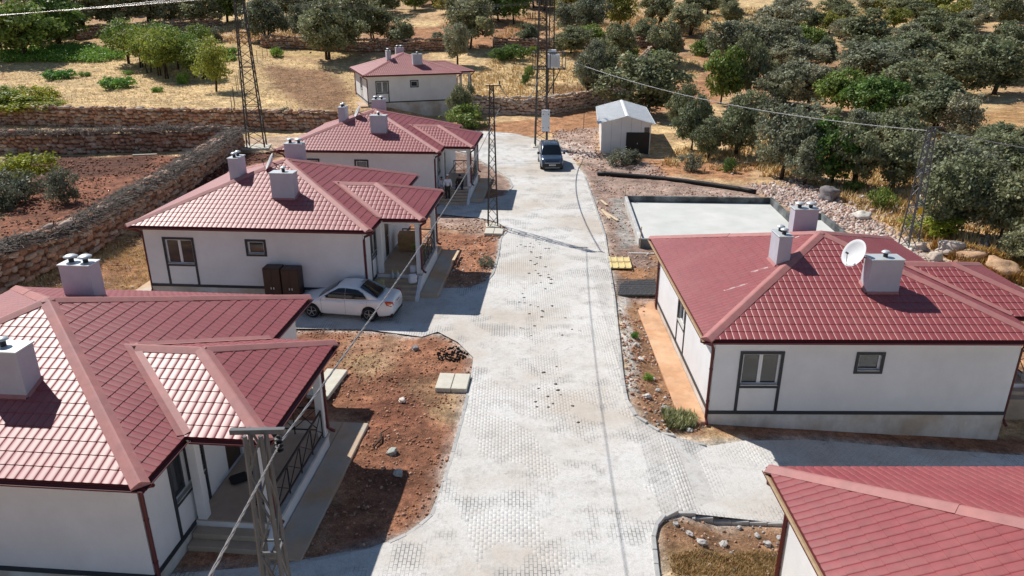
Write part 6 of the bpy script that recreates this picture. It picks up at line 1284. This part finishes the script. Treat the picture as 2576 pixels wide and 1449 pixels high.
tz(0, 0, row_labels([q + ('lime',) for q in VN], 'the vines at the left edge', {'lime': 'sprawling yellow-green vine'}, 20), {'*': ('sprawling yellow-green vine at the left edge of the straw field', 'vines at the left edge')})
p = G(1222, 668); tree('greybush', p[0], p[1], .9, .5, 'small grey weed at the left kerb below the roadside pole', None, None)
for u, v, lb in ((1595, 850, 'farther'), (1630, 955, 'nearer')): p = G(u, v); tree('weed', p[0], p[1], .38, .22, lb + ' of two small green weeds on the verge beside the dusty slab', 'small weeds beside the dusty slab')
p = G(68, 408); tree('greybush', p[0], p[1] - 2, .7, 1.6, 'spindly sapling against the enclosure back wall', None)
# broad-leaved vegetable patch
P = scatter_poly([(0, 160), (0, 135), (200, 118), (320, 140), (315, 150), (250, 158)], 900); c = np.concatenate([P, (gz_at(P[:, 0], P[:, 1]) + .25 + .25 * rng.random(len(P)))[:, None]], 1); V, F, cc = leaves(c, 14, .5, .17, .9, .3); tag(obj('vegetable_patch', npmesh('vegetable_patch', V, F, 'leaf_vine', cc)), 'bright green broad-leaved vegetable patch in the straw field', 'vegetables', kind='stuff')
V, F, cc = leaves(np.array([hw('H2', 6.6, -.8, FL + .6)]), 160, .32, .07, .3); o = obj('foliage', npmesh('foliage', V, F, 'leaf_green', cc)); o.parent = P_; o.matrix_parent_inverse = P_.matrix_basis.inverted()
# ------------------------------------------------------------------ dry grass
def grass(name, poly, n, hgt, cols, label, world=False, clump=.4, mat='straw'):
    p = scatter_poly(poly, n, world); m = ~inpoly(p[:, 0], p[:, 1], ROAD); p = p[m]; cl = vnoise(p[:, 0], p[:, 1], .5, 81) * .6 + vnoise(p[:, 0], p[:, 1], 1.7, 82) * .4; p = p[cl > clump + rng.normal(0, .06, len(p))]; n = len(p)
    z = gz_at(p[:, 0], p[:, 1]); B = np.concatenate([p, z[:, None]], 1); a = rng.uniform(0, 6.28, (n, 3)); V = []
    hh = hgt * rng.uniform(.5, 1.3, (n, 1)); wd_ = hgt * .11
    for k in range(3):
        dx = np.stack([np.cos(a[:, k]), np.sin(a[:, k]), np.zeros(n)], -1); ln = np.stack([-np.sin(a[:, k]), np.cos(a[:, k]), np.zeros(n)], -1); off = dx * rng.uniform(-.12, .12, (n, 1))
        V.append(np.stack([B + off - dx * wd_, B + off + dx * wd_, B + off + ln * hh * .5 + np.array([0, 0, 1]) * hh], 1))
    V = np.concatenate(V, 1).reshape(-1, 3); F = np.arange(len(V)).reshape(-1, 3); c = np.array(cols)[rng.integers(0, len(cols), n)] * rng.uniform(.8, 1.2, (n, 1))
    return tag(obj(name, npmesh(name, V, F, mat, np.repeat(c, 9, 0))), label, 'grass', kind='stuff')
SC = [(.72, .54, .27), (.66, .48, .22), (.76, .6, .34), (.58, .41, .19)]
grass('dry_grass', ZONES[0][1], 16000, .16, SC, 'cut straw stubble over the left field', clump=.3)
grass('dry_grass', ZONES[3][1], 7000, .35, SC, 'tall dry grass behind the curved stone wall', clump=.35)
grass('dry_grass', [(1660, 420), (1900, 445), (2010, 445), (2290, 600), (2576, 640), (2576, 330), (2000, 300), (1700, 380)], 16000, .4, SC + [(.40, .26, .1)], 'dry grass between the oak trunks', clump=.45)
grass('dry_grass', [(0, 100), (330, 95), (640, 110), (900, 130), (900, 100), (600, 60), (0, 70)], 6000, .45, SC, 'dry grass below the top left oaks', clump=.45)
grass('dry_grass', ZONES[19][1], 3000, .09, [(.42, .28, .12), (.5, .34, .16), (.38, .27, .13)], 'ochre grass in the kerbed plot at the near right', clump=.3)
grass('dry_grass', [(2290, 600), (2460, 640), (2576, 650), (2576, 720), (2450, 690)], 3000, .5, [(.5, .32, .1), (.42, .24, .08)], 'rusty dry grass around the right pole', clump=.4)
grass('dry_grass', ZONES[28][1], 3500, .12, SC, 'sparse dry grass left of the house with the sedan', clump=.5)
grass('green_weed', [(1665, 1035), (1745, 1045), (1752, 1075), (1680, 1080)], 420, .27, [(.34, .36, .18), (.44, .43, .24), (.28, .30, .13)], 'thin green blades round the kerb corner weed', clump=.2)
grass('dry_grass', [(1250, 95), (1750, 90), (2300, 60), (2300, 20), (1750, 20), (1300, 40)], 9000, .5, SC, 'dry grass on the upper terraces', clump=.45)
